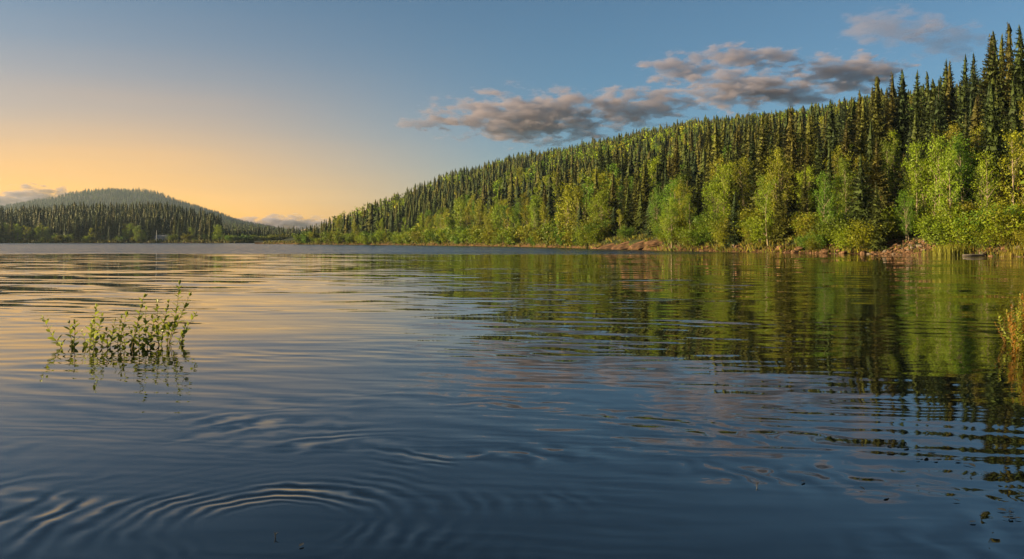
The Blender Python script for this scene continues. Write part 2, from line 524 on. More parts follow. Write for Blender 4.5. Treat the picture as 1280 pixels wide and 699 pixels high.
def land(name, fn, us, ys_fn, nt_, mat):
    """terrain sheet on a fan of radial strips"""
    vs_, fs = [], []
    nu = len(us)
    for u in us:
        y = ys_fn(u)
        x = u * y
        z = fn(x, y)
        vs_.append(np.stack([x, y, z], 1))
    v = np.concatenate(vs_)
    k = len(ys_fn(us[0]))
    for i in range(nu - 1):
        for j in range(k - 1):
            a = i * k + j
            fs.append((a, a + k, a + k + 1, a + 1))
    me = bpy.data.meshes.new(name)
    me.from_pydata(v.tolist(), [], fs)
    me.materials.append(mat)
    me.polygons.foreach_set('use_smooth', [True] * len(fs))
    o = link(bpy.data.objects.new(name, me))
    o['kind'] = 'structure'
    return o

def ys_right(u):
    s = float(np.interp(u, HR_U, HR_S)); r = float(np.interp(u, HR_U, HR_R))
    return np.concatenate([np.linspace(s - 12, s + 14, 22), s + 14 + (r * 1.35 - s - 14) * np.linspace(0.01, 1, 60) ** 1.4])
land('hillside', hill_right, np.linspace(u_of(318), u_of(2200), 330), ys_right, 60, M['forest_floor'])
def ys_left(u):
    s = float(np.interp(u, LR_U, LR_S))
    return np.concatenate([np.linspace(s - 14, s + 14, 14), np.linspace(s + 20, 1000, 30)])
land('far_shore_land', land_left, np.linspace(u_of(-900), u_of(470), 200), ys_left, 40, M['forest_floor'])
land('far_hill', hill_far, np.linspace(u_of(-1200), u_of(560), 220), lambda u: np.linspace(860, 4100, 110), 90, M['far_slope'])

# ------------------------------------------------------------------ tree models
def skirt_cone(r, tiers, seg, H, rad, bare=0.04):
    """drooping ragged skirts of boughs, one above the other"""
    V, Fc = [], []
    n = 0
    for i in range(tiers):
        t0 = bare + (1 - bare) * i / tiers
        t1 = min(1.0, t0 + (1 - bare) / tiers * 1.55 * r.uniform(0.85, 1.15))
        R0 = rad * ((1 - t0) ** 1.0) * (0.75 + 0.25 * min(1, t0 / 0.12)) * r.uniform(0.8, 1.15) + 0.006 * H
        a0 = r.uniform(0, 6.28)
        V.append(np.array((0, 0, t1 * H)))
        for k in range(seg * 2):
            a = a0 + math.pi * k / seg + r.normal(0, 0.08)
            R1 = R0 * (r.uniform(0.7, 1.4) if k % 2 == 0 else r.uniform(0.3, 0.6))
            zz = t0 * H - (0.18 * R0 if k % 2 == 0 else -0.30 * R0) + r.normal(0, 0.012 * H)
            V.append(np.array((math.cos(a) * R1, math.sin(a) * R1, zz)))
        for k in range(seg * 2):
            Fc.append((n, n + 1 + k, n + 1 + (k + 1) % (seg * 2)))
        n += 1 + seg * 2
    return V, Fc

def make_spruce(H, rad, seed, whorls=36, detail=1.0, bare=0.05):
    """trunk mesh + needle sprays of a spire-shaped spruce"""
    r = np.random.default_rng(seed)
    tr = MB()
    lean = r.normal(0, 0.006, 2)
    zz = np.linspace(-0.6, H, 8)
    tube(tr, [(lean[0] * z, lean[1] * z, z) for z in zz], [max(0.012, H * 0.0105 * (1 - max(z, 0) / H)) for z in zz], 6)
    V, Fc = [], []
    n = 0
    z = H * bare
    step0 = H * (0.95 - bare) / whorls
    k = 0
    while z < H * 0.985:
        t = z / H
        prof = (1 - t) ** 0.95 * (0.6 + 0.40 * min(1, (t / 0.14)))
        L0 = rad * prof + 0.10
        nb = max(4, int((7 if t < 0.8 else 5) * detail))
        a0 = r.uniform(0, 6.28)
        for b in range(nb):
            a = a0 + 6.2832 * b / nb + r.normal(0, 0.22)
            L = L0 * r.uniform(0.62, 1.18)
            if r.random() < 0.07: L *= 0.4
            d = np.array((math.cos(a), math.sin(a), 0))
            s = np.array((-math.sin(a), math.cos(a), 0))
            base = np.array((lean[0] * z, lean[1] * z, z + r.normal(0, step0 * 0.35)))
            droop = (0.50 - 0.55 * t) * r.uniform(0.7, 1.3)
            up = 0.22
            m = 4 if L > 0.9 else 3
            if detail < 0.7: m = 2
            for i in range(m):
                f0, f1 = i / m, (i + 1) / m
                def P(f):
                    return base + d * (L * f) + np.array((0, 0, L * (-droop * f + up * f * f * f)))
                p0, p1 = P(f0), P(f1)
                w = L * 0.34 * (1.05 - f0) * r.uniform(0.75, 1.3) + 0.06
                hang = np.array((0, 0, -1.0))
                tipl = p0 * 0.45 + p1 * 0.55 + s * w + d * (w * 0.45) + hang * w * r.uniform(0.25, 0.7)
                tipr = p0 * 0.45 + p1 * 0.55 - s * w + d * (w * 0.45) + hang * w * r.uniform(0.25, 0.7)
                dn = (p0 + p1) / 2 + hang * w * r.uniform(0.7, 1.3) + s * r.normal(0, w * 0.2)
                V += [p0, p1, tipl, tipr, dn]
                Fc += [(n, n + 1, n + 2), (n + 1, n, n + 3), (n, n + 4, n + 1)]
                n += 5
        z += step0 * (0.6 + 0.8 * (1 - t)) * r.uniform(0.85, 1.15)
    cv, cf = skirt_cone(r, 13, 8, H, rad * 0.50, bare)
    V += list(cv); Fc += [tuple(x + n for x in f) for f in cf]; n += len(cv)
    top = np.array((lean[0] * H, lean[1] * H, H * 1.01))
    for b in range(4):
        a = b * 1.57
        V += [top, top + np.array((math.cos(a) * 0.10, math.sin(a) * 0.10, -0.55)), top + np.array((math.cos(a + 1) * 0.10, math.sin(a + 1) * 0.10, -0.5))]
        Fc += [(n, n + 1, n + 2)]
        n += 3
    return tr, (np.array(V), np.array(Fc))

def leaf_cloud(r, centers, sig, per, size, flat=0.8):
    """leaf clumps: small folded quads round each centre"""
    c = np.repeat(np.asarray(centers), per, axis=0)
    nL = len(c)
    p = c + r.normal(0, 1, (nL, 3)) * sig * np.array((1, 1, flat))
    a = r.normal(0, 1, (nL, 3)); a[:, 2] -= 0.5
    a /= np.linalg.norm(a, axis=1, keepdims=True)
    b = r.normal(0, 1, (nL, 3))
    b -= a * (a * b).sum(1, keepdims=True)
    b /= np.linalg.norm(b, axis=1, keepdims=True)
    s = (size * r.uniform(0.6, 1.35, nL))[:, None]
    v = np.stack([p - a * s * 0.6, p + b * s * 0.36, p + a * s * 0.6, p - b * s * 0.36], 1).reshape(-1, 3)
    i = np.arange(nL)[:, None] * 4
    f = np.concatenate([i + np.array([[0, 1, 2]]), i + np.array([[0, 2, 3]])])
    return v, f

def make_birch(H, rad, seed, stems=1, leaf=0.19, per=38, limbs=15, base=0.22, slender=1.0):
    r = np.random.default_rng(seed)
    tr = MB()
    cen = []
    for sidx in range(stems):
        off = r.normal(0, 0.35, 2) if stems > 1 else np.zeros(2)
        lean = r.normal(0, 0.05 if stems > 1 else 0.02, 2)
        bend = r.normal(0, 0.25, 2)
        hs = H * (1 if sidx == 0 else r.uniform(0.7, 0.95))
        def C(z):
            t = z / hs
            return np.array((off[0] + lean[0] * z + bend[0] * math.sin(t * 3), off[1] + lean[1] * z + bend[1] * math.sin(t * 3.3), z))
        zz = np.linspace(-0.5, hs * 0.97, 10)
        r0 = 0.011 * hs * (0.8 if stems > 1 else 1)
        tube(tr, [C(z) for z in zz], [max(0.012, r0 * (1 - 0.93 * max(z, 0) / hs)) for z in zz], 6)
        for l in range(limbs):
            t = base + (0.95 - base) * (l + r.uniform(0, 1)) / limbs
            z0 = t * hs
            prof = math.sin(math.pi * min(1, max(0.06, (t - base) / (1.02 - base))) ** 0.75) ** 0.7
            L = rad * prof * r.uniform(0.6, 1.2) + 0.3
            a = r.uniform(0, 6.28)
            rise = r.uniform(0.6, 1.4) * slender
            p0 = C(z0)
            d = np.array((math.cos(a), math.sin(a), rise))
            pts = [p0, p0 + d * L * 0.5, p0 + d * L * 0.85 + np.array((0, 0, -0.05 * L)), p0 + d * L + np.array((0, 0, -0.16 * L))]
            rr = r0 * (1 - t) * 0.5 + 0.012
            tube(tr, pts, [rr, rr * 0.7, rr * 0.45, 0.006], 4)
            for f in (0.35, 0.6, 0.85, 1.05):
                if r.random() < 0.13: continue
                q = p0 + d * L * f + np.array((0, 0, -0.1 * L * f))
                cen.append(q + r.normal(0, 0.18, 3))
        cen.append(C(hs * 0.98)); cen.append(C(hs * 0.93))
    v, f = leaf_cloud(r, cen, 0.27 + rad * 0.05, per, leaf, 0.9)
    return tr, (v, f)

def make_pine(H, seed):
    r = np.random.default_rng(seed)
    tr = MB()
    zz = np.linspace(-0.5, H * 0.97, 9)
    bend = r.normal(0, 0.2, 2)
    C = lambda z: np.array((bend[0] * math.sin(z / H * 3), bend[1] * math.sin(z / H * 4), z))
    tube(tr, [C(z) for z in zz], [max(0.02, 0.016 * H * (1 - 0.8 * max(z, 0) / H)) for z in zz], 8)
    cen = []
    for l in range(22):
        t = 0.55 + 0.43 * (l + r.uniform()) / 22
        a = r.uniform(0, 6.28)
        L = (1.9 * (1 - t) ** 0.6 + 0.35) * r.uniform(0.6, 1.1)
        p0 = C(t * H)
        d = np.array((math.cos(a), math.sin(a), r.uniform(0.1, 0.5)))
        tube(tr, [p0, p0 + d * L * 0.6, p0 + d * L], [0.05, 0.03, 0.01], 4)
        for f in (0.5, 0.8, 1.0):
            cen.append(p0 + d * L * f)
    v, f = leaf_cloud(r, cen, 0.3, 26, 0.26)
    return tr, (v, f)

def arr_mesh(name, v, f, mat, tint=None):
    me = bpy.data.meshes.new(name)
    nv, nf = len(v), len(f)
    me.vertices.add(nv)
    me.vertices.foreach_set('co', np.asarray(v, np.float32).ravel())
    me.loops.add(nf * 3)
    me.loops.foreach_set('vertex_index', np.asarray(f, np.int32).ravel())
    me.polygons.add(nf)
    me.polygons.foreach_set('loop_start', np.arange(nf, dtype=np.int32) * 3)
    me.materials.append(mat)
    if tint is not None:
        at = me.attributes.new('tint', 'FLOAT_COLOR', 'POINT')
        at.data.foreach_set('color', np.concatenate([tint, np.ones((nv, 1))], 1).astype(np.float32).ravel())
    me.update(calc_edges=True)
    return me

def variant(tr, cr, bark, leafm, nm):
    return tr.mesh(nm + '_trunk', [bark]), arr_mesh(nm + '_crown', cr[0], cr[1], leafm)

SPR_H = 18.0
SPRUCE = [variant(*make_spruce(SPR_H, rd, 100 + i), M['bark'], M['spruce'], 'spruce')
          for i, rd in enumerate((3.5, 4.0, 3.2, 4.3, 3.7, 3.0, 4.1, 3.4))]
BIR_H = 11.0
BIRCH = [variant(*make_birch(BIR_H, rd, 200 + i, st, base=bs), M['birch_bark'], M['birch'], 'birch')
         for i, (rd, st, bs) in enumerate(((1.5, 1, 0.22), (1.9, 2, 0.18), (1.3, 1, 0.28), (2.1, 3, 0.12), (1.7, 1, 0.16), (1.8, 2, 0.12), (1.2, 1, 0.25), (2.2, 3, 0.08)))]
BIRCH_FAR = [variant(*make_birch(BIR_H, rd, 240 + i, st, leaf=0.34, per=17, base=bs), M['birch_bark'], M['birch'], 'birch')
             for i, (rd, st, bs) in enumerate(((1.9, 1, 0.12), (2.3, 2, 0.08), (1.7, 1, 0.15), (2.5, 3, 0.05), (2.1, 1, 0.08), (2.2, 2, 0.05)))]
BUSH = [variant(*make_birch(2.6, 1.5, 300 + i, 5, leaf=0.17, per=22, limbs=8, base=0.05), M['bark'], M['birch'], 'bush') for i in range(4)]
BUSH_FAR = [variant(*make_birch(2.6, 1.5, 320 + i, 5, leaf=0.32, per=10, limbs=8, base=0.05), M['bark'], M['birch'], 'bush') for i in range(4)]
PINE = [variant(*make_pine(14.0, 400 + i), M['pine_bark'], M['spruce'], 'pine') for i in range(2)]

SP_COL = np.array([(0.030, 0.046, 0.007), (0.042, 0.056, 0.007), (0.062, 0.068, 0.007), (0.021, 0.036, 0.009), (0.060, 0.056, 0.007)])
BI_COL = np.array([(0.135, 0.200, 0.007), (0.098, 0.140, 0.008), (0.175, 0.190, 0.006), (0.085, 0.165, 0.009), (0.165, 0.220, 0.006), (0.160, 0.155, 0.007)])

def tree_thing(name, var, loc, s, rz, color, label, cat, group):
    e = empty(name, loc, rz, s)
    e.rotation_euler = (float(rng.normal(0, 0.018)), float(rng.normal(0, 0.018)), rz)
    t = link(bpy.data.objects.new('trunk', var[0]), e)
    c = link(bpy.data.objects.new('crown', var[1]), e)
    c.color = (*color, 1)
    tag(e, label, cat, group)
    return e

# skyline of the right hill in the photograph (column, row)
SK_X = np.array([340, 370, 430, 500, 560, 640, 700, 740, 830, 900, 960, 1000, 1050, 1074, 1097, 1128, 1163, 1189, 1205, 1233, 1255, 1267, 1290, 1400.])
SK_Y = np.array([300, 292, 268, 240, 217, 194, 183, 174, 155, 143, 137, 133, 124, 112, 95, 86, 89, 75, 68, 43, 40, 27, 30, 30.])

# ---- scatter: trees of the right hill
def scatter_right():
    out = []
    y = 85.0
    while y < 1120:
        sp = 4.6 + 4.2 * np.clip((y - 150) / 560, 0, 1)
        x0, x1 = u_of(345) * y, u_of(1370) * y
        xs = np.arange(x0, x1, sp)
        xs = xs + rng.uniform(-0.45, 0.45, len(xs)) * sp
        ys = y + rng.uniform(-0.45, 0.45, len(xs)) * sp
        out.append(np.stack([xs, ys], 1))
        y += sp * (1 - 0.30 * float(np.clip((y - 170) / 200, 0, 1)))
    p = np.concatenate(out)
    u = p[:, 0] / p[:, 1]
    s = np.interp(u, HR_U, HR_S); r_ = np.interp(u, HR_U, HR_R)
    z = hill_right(p[:, 0], p[:, 1])
    k = (p[:, 1] > s + 1.5) & (p[:, 1] < r_ * 1.03) & (z > 0.5)
    p, u, s, r_, z = p[k], u[k], s[k], r_[k], z[k]
    d = p[:, 1] - s
    t = d / (r_ - s)
    nz = vnoise(p[:, 0] / 38, p[:, 1] / 55, 21) * 0.6 + vnoise(p[:, 0] / 15, p[:, 1] / 25, 22) * 0.4
    prob = np.where(d < 9, 0.80, np.where(d < 26, 0.45, 0.15)) + nz * 1.15
    prob = np.where((d > 26) & (nz > 0.27), 0.75, prob)
    prob = np.where((d > 26) & (d < 70) & (640 + u * F > 880), prob + 0.12, prob)
    prob = np.where((640 + u * F > 1110) & (d > 7), np.minimum(prob, 0.30), prob)
    prob = np.where((640 + u * F > 860) & (640 + u * F < 1110) & (d < 20), np.maximum(prob, 0.55), prob)
    prob = np.where(t > 0.97, 0.06, prob)
    dec = rng.random(len(p)) < prob
    H = np.where(dec, rng.uniform(7.5, 12.5, len(p)), rng.triangular(5.5, 13, 22, len(p)) * (1 - 0.36 * np.clip((p[:, 1] - 170) / 200, 0, 1)))
    H = np.where(dec & (d < 6), H * 0.9, H)
    H = np.where(dec & (d > 15) & (d < 80), H * 1.02, H)
    H = np.where(dec & (d > 30), H * (1 - 0.22 * np.clip((p[:, 1] - 170) / 200, 0, 1)), H)
    H = np.where(~dec & (d < 12), H * 0.75, H)
    H = H * (1 + 0.28 * vnoise(p[:, 0] / 16, p[:, 1] / 24, 41))
    # never above the skyline
    px = 640 + u * F
    lim = CH + (HY - np.interp(px, SK_X, SK_Y) + 5 - np.abs(rng.normal(0, 9, len(p)))) / F * p[:, 1] - z
    k = (lim > 5.5) & ((rng.random(len(p)) > 0.16 + 0.25 * vnoise(p[:, 0] / 11, p[:, 1] / 16, 31)) | (d < 8))
    p, z, dec, H, d, px, lim = p[k], z[k], dec[k], H[k], d[k], px[k], lim[k]
    H = np.minimum(H, lim)
    # thin the trees that stand one in the other
    return p, z, dec, H, d, px

def scatter_left():
    out = []
    y = 600.0
    while y < 850:
        sp = 5.2
        xs = np.arange(u_of(-70) * y, u_of(372) * y, sp)
        out.append(np.stack([xs + rng.uniform(-.45, .45, len(xs)) * sp, y + rng.uniform(-.45, .45, len(xs)) * sp], 1))
        y += sp
    p = np.concatenate(out)
    u = p[:, 0] / p[:, 1]
    px = 640 + u * F
    s = np.interp(u, LR_U, LR_S)
    z = land_left(p[:, 0], p[:, 1])
    d = p[:, 1] - s
    k = (d > 3) & (z > 0.4)
    k &= ~((px > 186) & (px < 216) & (d < 24))          # clearing round the cabin
    k &= ~((px > 284) & (rng.random(len(p)) < 0.35))
    p, z, d, px = p[k], z[k], d[k], px[k]
    prob = np.where(d < 16, 0.30, 0.05) + np.where((px < 60) & (d < 40), 0.45, 0) + np.where((px > 150) & (px < 185) & (d < 20), 0.6, 0) + np.where(px > 282, 0.5, 0)
    dec = rng.random(len(p)) < prob
    H = np.where(dec, rng.uniform(8, 14, len(p)), rng.uniform(12, 23, len(p)))
    H = np.where(px > 276, H * 0.5, H)
    return p, z, dec, H, d, px

RT = scatter_right()
LT = scatter_left()

# ---- hand-placed trees of the right shore (column, top row, distance)
hand_boxes = []
def place_by_top(px, top, Y, fn):
    x = u_of(px) * Y
    z = float(fn(np.array([x]), np.array([Y]))[0])
    H = CH + (HY - top) / F * Y - z
    return (x, Y, z - 0.1), H

HAND_SPRUCE = [
    (1074, 112, 150, 'dark spruce standing apart at the left end of the tall skyline spruces'),
    (1097, 95, 146, 'broad spruce at the left of the row of tall skyline spruces'),
    (1112, 89, 150, 'slim spruce second in the row of tall skyline spruces'),
    (1128, 86, 146, 'dark spruce third in the row of tall skyline spruces'),
    (1145, 86, 144, 'wide spruce in the middle of the row of tall skyline spruces'),
    (1163, 89, 146, 'shorter spruce just left of the paired skyline spruces'),
    (1180, 73, 150, 'left one of two paired spires in the skyline spruces'),
    (1189, 75, 146, 'right one of two paired spires in the skyline spruces'),
    (1205, 66, 140, 'pointed spruce before the skyline climbs to the tallest spruces'),
    (1219, 66, 136, 'spruce tucked low beneath the tallest spruces at upper right'),
    (1233, 42, 134, 'leftmost of the tallest spruces in the upper right corner'),
    (1243, 38, 130, 'narrow spruce inside the tallest group in the upper right corner'),
    (1255, 41, 132, 'full spruce between the narrow spire and the very tallest spruce'),
    (1267, 26, 128, 'very tallest spruce, its tip highest against the sky at far right'),
    (1279, 30, 126, 'spruce cut by the right edge of the photo beside the very tallest'),
    (1296, 34, 128, 'tall spruce at the far right edge, mostly outside the photo'),
]
HAND_SPRUCE += [
    (1022, 168, 134, 'spruce in front of the slope, left of the skyline row, above the dark boulders'),
    (1056, 150, 132, 'spruce in the front rank left of the stone pile'),
    (1090, 148, 126, 'front-rank spruce directly behind the stone pile'),
    (1142, 138, 122, 'front-rank spruce behind the right end of the stone pile'),
    (1166, 150, 118, 'front-rank spruce just left of the tall slim birch'),
    (1214, 112, 116, 'front-rank spruce just right of the tall slim birch'),
    (1246, 100, 114, 'front-rank spruce below the narrow spire of the tallest group'),
    (1272, 96, 112, 'front-rank spruce below the very tallest spruce'),
    (1262, 150, 106, 'low front-rank spruce by the right edge'),
    (872, 228, 152, 'spruce rising behind the shore trees right of the orange slabs'),
    (748, 250, 190, 'lone front spruce left of the orange slabs'),
    (733, 244, 200, 'taller lone spruce left of the orange slabs'),
]
for i, (px, top, Y, lab) in enumerate(HAND_SPRUCE):
    loc, H = place_by_top(px, top, Y, hill_right)
    k = H / SPR_H
    w = k * rng.uniform(0.82, 1.0)
    tree_thing('spruce_tree', SPRUCE[i % 8], loc, (w, w, k), rng.uniform(0, 6.28), SP_COL[rng.integers(5)] * 0.9, lab, 'spruce', 'tall spruces on the near right skyline' if i < 16 else 'spruces of the front rank')
HAND_PINE = [
    (1101, 236, 113, 'slender tree with bare orange trunk rising from the stony shore'),  # slim broadleaf tree, built from the pine model
    (1186, 208, 108, 'pine with long orange trunk above the bright reed tuft'),
    (1271, 200, 104, 'pine with bare sunlit trunk near the right edge'),
]
for i, (px, top, Y, lab) in enumerate(HAND_PINE):
    loc, H = place_by_top(px, top, Y, hill_right)
    k = H / 14.0
    tree_thing('pine_tree', PINE[i % 2], loc, k, rng.uniform(0, 6.28), (0.08, 0.085, 0.014), lab, 'pine', 'orange-trunked pines by the right shore')
HAND_BIRCH = [
    (665, 262, 252, 3, 0, 'bright yellow-green birch at the shore below the middle of the hill'),
    (700, 268, 222, 1, 4, 'golden birch right of the brightest one at mid shore'),
    (775, 262, 172, 2, 2, 'golden leaning birch above the sloping orange rocks'),
    (838, 250, 143, 3, 0, 'round bright green birch right of the orange rocks'),
    (905, 205, 140, 1, 4, 'tall bright birch behind the shore trees at the hill foot'),
    (960, 228, 124, 4, 0, 'bushy bright green birch left of the orange trunk'),
    (1040, 222, 118, 7, 3, 'broad multi-stemmed birch at the middle of the right shore'),
    (1135, 240, 109, 3, 3, 'spreading green birch above the pile of shore stones'),
    (1193, 175, 113, 2, 4, 'tall slim birch in front of the dark spruces at right'),
    (1232, 205, 106, 1, 1, 'wide olive birch with dense crown near the right edge'),
    (1120, 165, 135, 6, 4, 'slim pale birch high on the slope below the skyline spruces'),
    (1000, 175, 160, 5, 0, 'bright birch high on the slope left of the skyline spruces'),
]
for i, (px, top, Y, vi, ci, lab) in enumerate(HAND_BIRCH):
    loc, H = place_by_top(px, top, Y, hill_right)
    k = H / BIR_H
    tree_thing('birch_tree', BIRCH[vi], loc, (k * 0.8, k * 0.8, k), rng.uniform(0, 6.28), BI_COL[ci], lab, 'birch', 'landmark birches of the right shore')

SNAG_ME = []
for i in range(2):
    tr_, _ = make_birch(9.0, 1.0, 260 + i, 1, limbs=12, base=0.3)
    SNAG_ME.append(tr_.mesh('snag', [M['dead_wood']]))
for i, (px, top, Y, lab) in enumerate(((1214, 246, 107, 'bare dead tree right of the reed tuft'), (1012, 205, 150, 'bare dead tree high behind the shore birches'))):
    loc, H = place_by_top(px, top, Y, hill_right)
    e = empty('dead_tree', loc, rng.uniform(0, 6.28), H / 9.0)
    link(bpy.data.objects.new('trunk', SNAG_ME[i % 2]), e)
    tag(e, lab, 'dead tree', 'dead trees of the right shore')

def pick(p, H, sel, n):
    """indices of the n trees that show largest"""
    idx = np.nonzero(sel)[0]
    size = H[idx] / p[idx, 1]
    return idx[np.argsort(-size)[:n]]

forest_parts = {'right': [], 'left': [], 'far': []}
p, z, dec, H, d, px = RT
inview = (px > 355) & (px < 1300)
# trees hidden behind nearer rows are left to the mass; the visible ones are near the shore or stand high
near_s = pick(p, H, ~dec & inview, 230)
near_d = pick(p, H, dec & inview, 250)
solo = np.zeros(len(p), bool); solo[near_s] = True; solo[near_d] = True

PLACES = ((430, 'at the hill tip by the strait'), (560, 'where the left hill foot climbs'), (640, 'below the thin cloud wisp'),
          (750, 'below the biggest cloud'), (830, 'above the sloping orange slabs'), (900, 'right of the orange slabs'),
          (1000, 'below the long thin cloud'), (1085, 'left of the stone pile'), (1172, 'above the stone pile'),
          (1230, 'above the bright reed tuft'), (9999, 'at the photo\'s right edge'))
def place_of(px_):
    return next(w for lim, w in PLACES if px_ < lim)
NAMED = []                                      # (object, label so far, column), numbered off from the left later
def base_label(noun, px_, d_, look):
    where = "at the water's edge" if d_ < 8 else ('behind the shore trees' if d_ < 26 else ('on the lower slope' if d_ < 60 else 'high on the slope'))
    return f'{look} {noun} {where} {place_of(px_)}'
B_LOOK = ('bright green', 'olive', 'golden', 'fresh green', 'yellow-green', 'dull gold')
S_LOOK = ('dark', 'olive', 'yellowish', 'blackish', 'brownish')  # words for the needle colours, drawn at random per tree
for i in np.nonzero(solo)[0]:
    loc = (p[i, 0], p[i, 1], z[i] - 0.1)
    if dec[i]:
        k = H[i] / BIR_H; w = k * rng.uniform(0.62, 0.98)
        ci = rng.integers(6)
        c = BI_COL[ci] * rng.uniform(0.8, 1.15)
        lab = base_label('birch', px[i], d[i], B_LOOK[ci])
        e = tree_thing('birch_tree', BIRCH[rng.integers(8)] if p[i, 1] < 200 else BIRCH_FAR[rng.integers(6)], loc, (w, w, k), rng.uniform(0, 6.28), c, lab, 'birch', 'birches ' + place_of(px[i]))
    else:
        k = H[i] / SPR_H; w = k * rng.uniform(0.85, 1.35)
        ci = rng.integers(5)
        c = SP_COL[ci] * rng.uniform(0.8, 1.2)
        lab = base_label('spruce', px[i], d[i], ('tall ' if H[i] > 16 else 'small ' if H[i] < 9 else '') + S_LOOK[ci])
        e = tree_thing('spruce_tree', SPRUCE[rng.integers(8)], loc, (w, w, k), rng.uniform(0, 6.28), c, lab, 'spruce', 'spruces ' + place_of(px[i]))
    NAMED.append((e, lab, px[i]))

# ---- the rest of the wood: light models joined into one mass each
def light_spruce(seed, whorls, det):
    r = np.random.default_rng(seed)
    v, f = skirt_cone(r, whorls, det, 1.0, r.uniform(0.15, 0.215))
    return np.array(v), np.array(f)
def light_birch(seed, n, size):
    r = np.random.default_rng(seed)
    c = []
    for k in range(14):
        t = r.uniform(0.15, 0.95)
        rr = 0.2 * math.sin(math.pi * t ** 0.8) ** 0.7 * math.sqrt(r.random())
        a = r.uniform(0, 6.28)
        c.append((math.cos(a) * rr, math.sin(a) * rr, t))
    return leaf_cloud(r, c, 0.05, n, size, 1.0)
LS = {'near': [light_spruce(500 + i, 17, 8) for i in range(6)], 'mid': [light_spruce(520 + i, 11, 6) for i in range(6)], 'far': [light_spruce(540 + i, 8, 4) for i in range(4)]}
LB = {'near': [light_birch(560 + i, 26, 0.045) for i in range(4)], 'mid': [light_birch(570 + i, 14, 0.06) for i in range(4)], 'far': [light_birch(580 + i, 8, 0.085) for i in range(3)]}

def mass(name, items, label, cat):
    """items: (x, y, z, H, width factor, rz, is_deciduous, colour, lod)"""
    Vs, Fs, Cs = [], [], []
    n = 0
    for (x, y, z_, h, w, rz, de, col, lod) in items:
        src = (LB if de else LS)[lod]
        v, f = src[int(rz * 1000) % len(src)]
        cr, sr = math.cos(rz), math.sin(rz)
        q = np.empty_like(v)
        q[:, 0] = (v[:, 0] * cr - v[:, 1] * sr) * h * w + x
        q[:, 1] = (v[:, 0] * sr + v[:, 1] * cr) * h * w + y
        q[:, 2] = v[:, 2] * h + z_
        Vs.append(q); Fs.append(f + n); Cs.append(np.tile(col, (len(v), 1)))
        n += len(v)
    me = arr_mesh(name, np.concatenate(Vs), np.concatenate(Fs), M['forest'], np.concatenate(Cs))
    o = link(bpy.data.objects.new(name, me))
    tag(o, label, cat, kind='stuff')
    print(name, len(items), 'trees', len(me.polygons), 'faces')
    return o

items = []
for i in np.nonzero(~solo)[0]:
    Y = p[i, 1]
    lod = 'near' if Y < 200 else ('mid' if Y < 480 else 'far')
    c = (BI_COL[rng.integers(6)] * 1.2 if dec[i] else SP_COL[rng.integers(5)]) * rng.uniform(0.55, 1.2)
    items.append((p[i, 0], Y, z[i] - 0.1, H[i], rng.uniform(0.9, 1.6) * (1 if Y < 200 else 1.2), rng.uniform(0, 6.28), bool(dec[i]), c, lod))
mass('hillside_forest', items, 'dense mixed forest of spruce and birch covering the hill on the right', 'forest')

# ---- left shore
p, z, dec, H, d, px = LT
inview = (px > -5) & (px < 366)
sL = pick(p, H, ~dec & inview & (d < 30), 54)
dL = pick(p, H, dec & inview & (d < 30), 34)
soloL = np.zeros(len(p), bool); soloL[sL] = True; soloL[dL] = True
def far_place(c):
    return next(w for lim, w in ((45, 'at the left edge'), (100, 'left of the hill summit'), (150, 'below the hill summit'), (190, 'just left of the cabin'),
                                 (235, 'just right of the cabin'), (282, 'at the end of the wood'), (9999, 'on the low spit')) if c < lim)
for i in np.nonzero(soloL)[0]:
    loc = (p[i, 0], p[i, 1], z[i] - 0.1)
    side = 'left of the cabin' if px[i] < 186 else ('right of the cabin' if px[i] < 280 else 'on the low spit before the far hill')
    if dec[i]:
        k = H[i] / BIR_H
        ci = rng.integers(6)
        lab = f'{B_LOOK[ci]} birch on the far shore ' + far_place(px[i])
        e = tree_thing('birch_tree', BIRCH_FAR[rng.integers(6)], loc, k, rng.uniform(0, 6.28), BI_COL[ci] * 1.1, lab, 'birch', 'birches on the far shore ' + side)
    else:
        k = H[i] / SPR_H
        ci = rng.integers(5)
        lab = f"{'tall ' if H[i] > 20 else ''}{S_LOOK[ci]} spruce on the far shore " + far_place(px[i])
        e = tree_thing('spruce_tree', SPRUCE[rng.integers(8)], loc, (k * 1.15, k * 1.15, k), rng.uniform(0, 6.28), SP_COL[ci], lab, 'spruce', 'spruces on the far shore ' + side)
    NAMED.append((e, lab, px[i]))
items = []
for i in np.nonzero(~soloL)[0]:
    c = (BI_COL[rng.integers(6)] if dec[i] else SP_COL[rng.integers(5)] * 0.75) * rng.uniform(0.6, 1.1)  # spruce tint darkened here, standing in for the shade of side light
    items.append((p[i, 0], p[i, 1], z[i] - 0.1, H[i], rng.uniform(1.0, 1.35), rng.uniform(0, 6.28), bool(dec[i]), c, 'mid'))
mass('far_shore_forest', items, 'dark spruce forest on the far left shore below the hazy hill', 'forest')

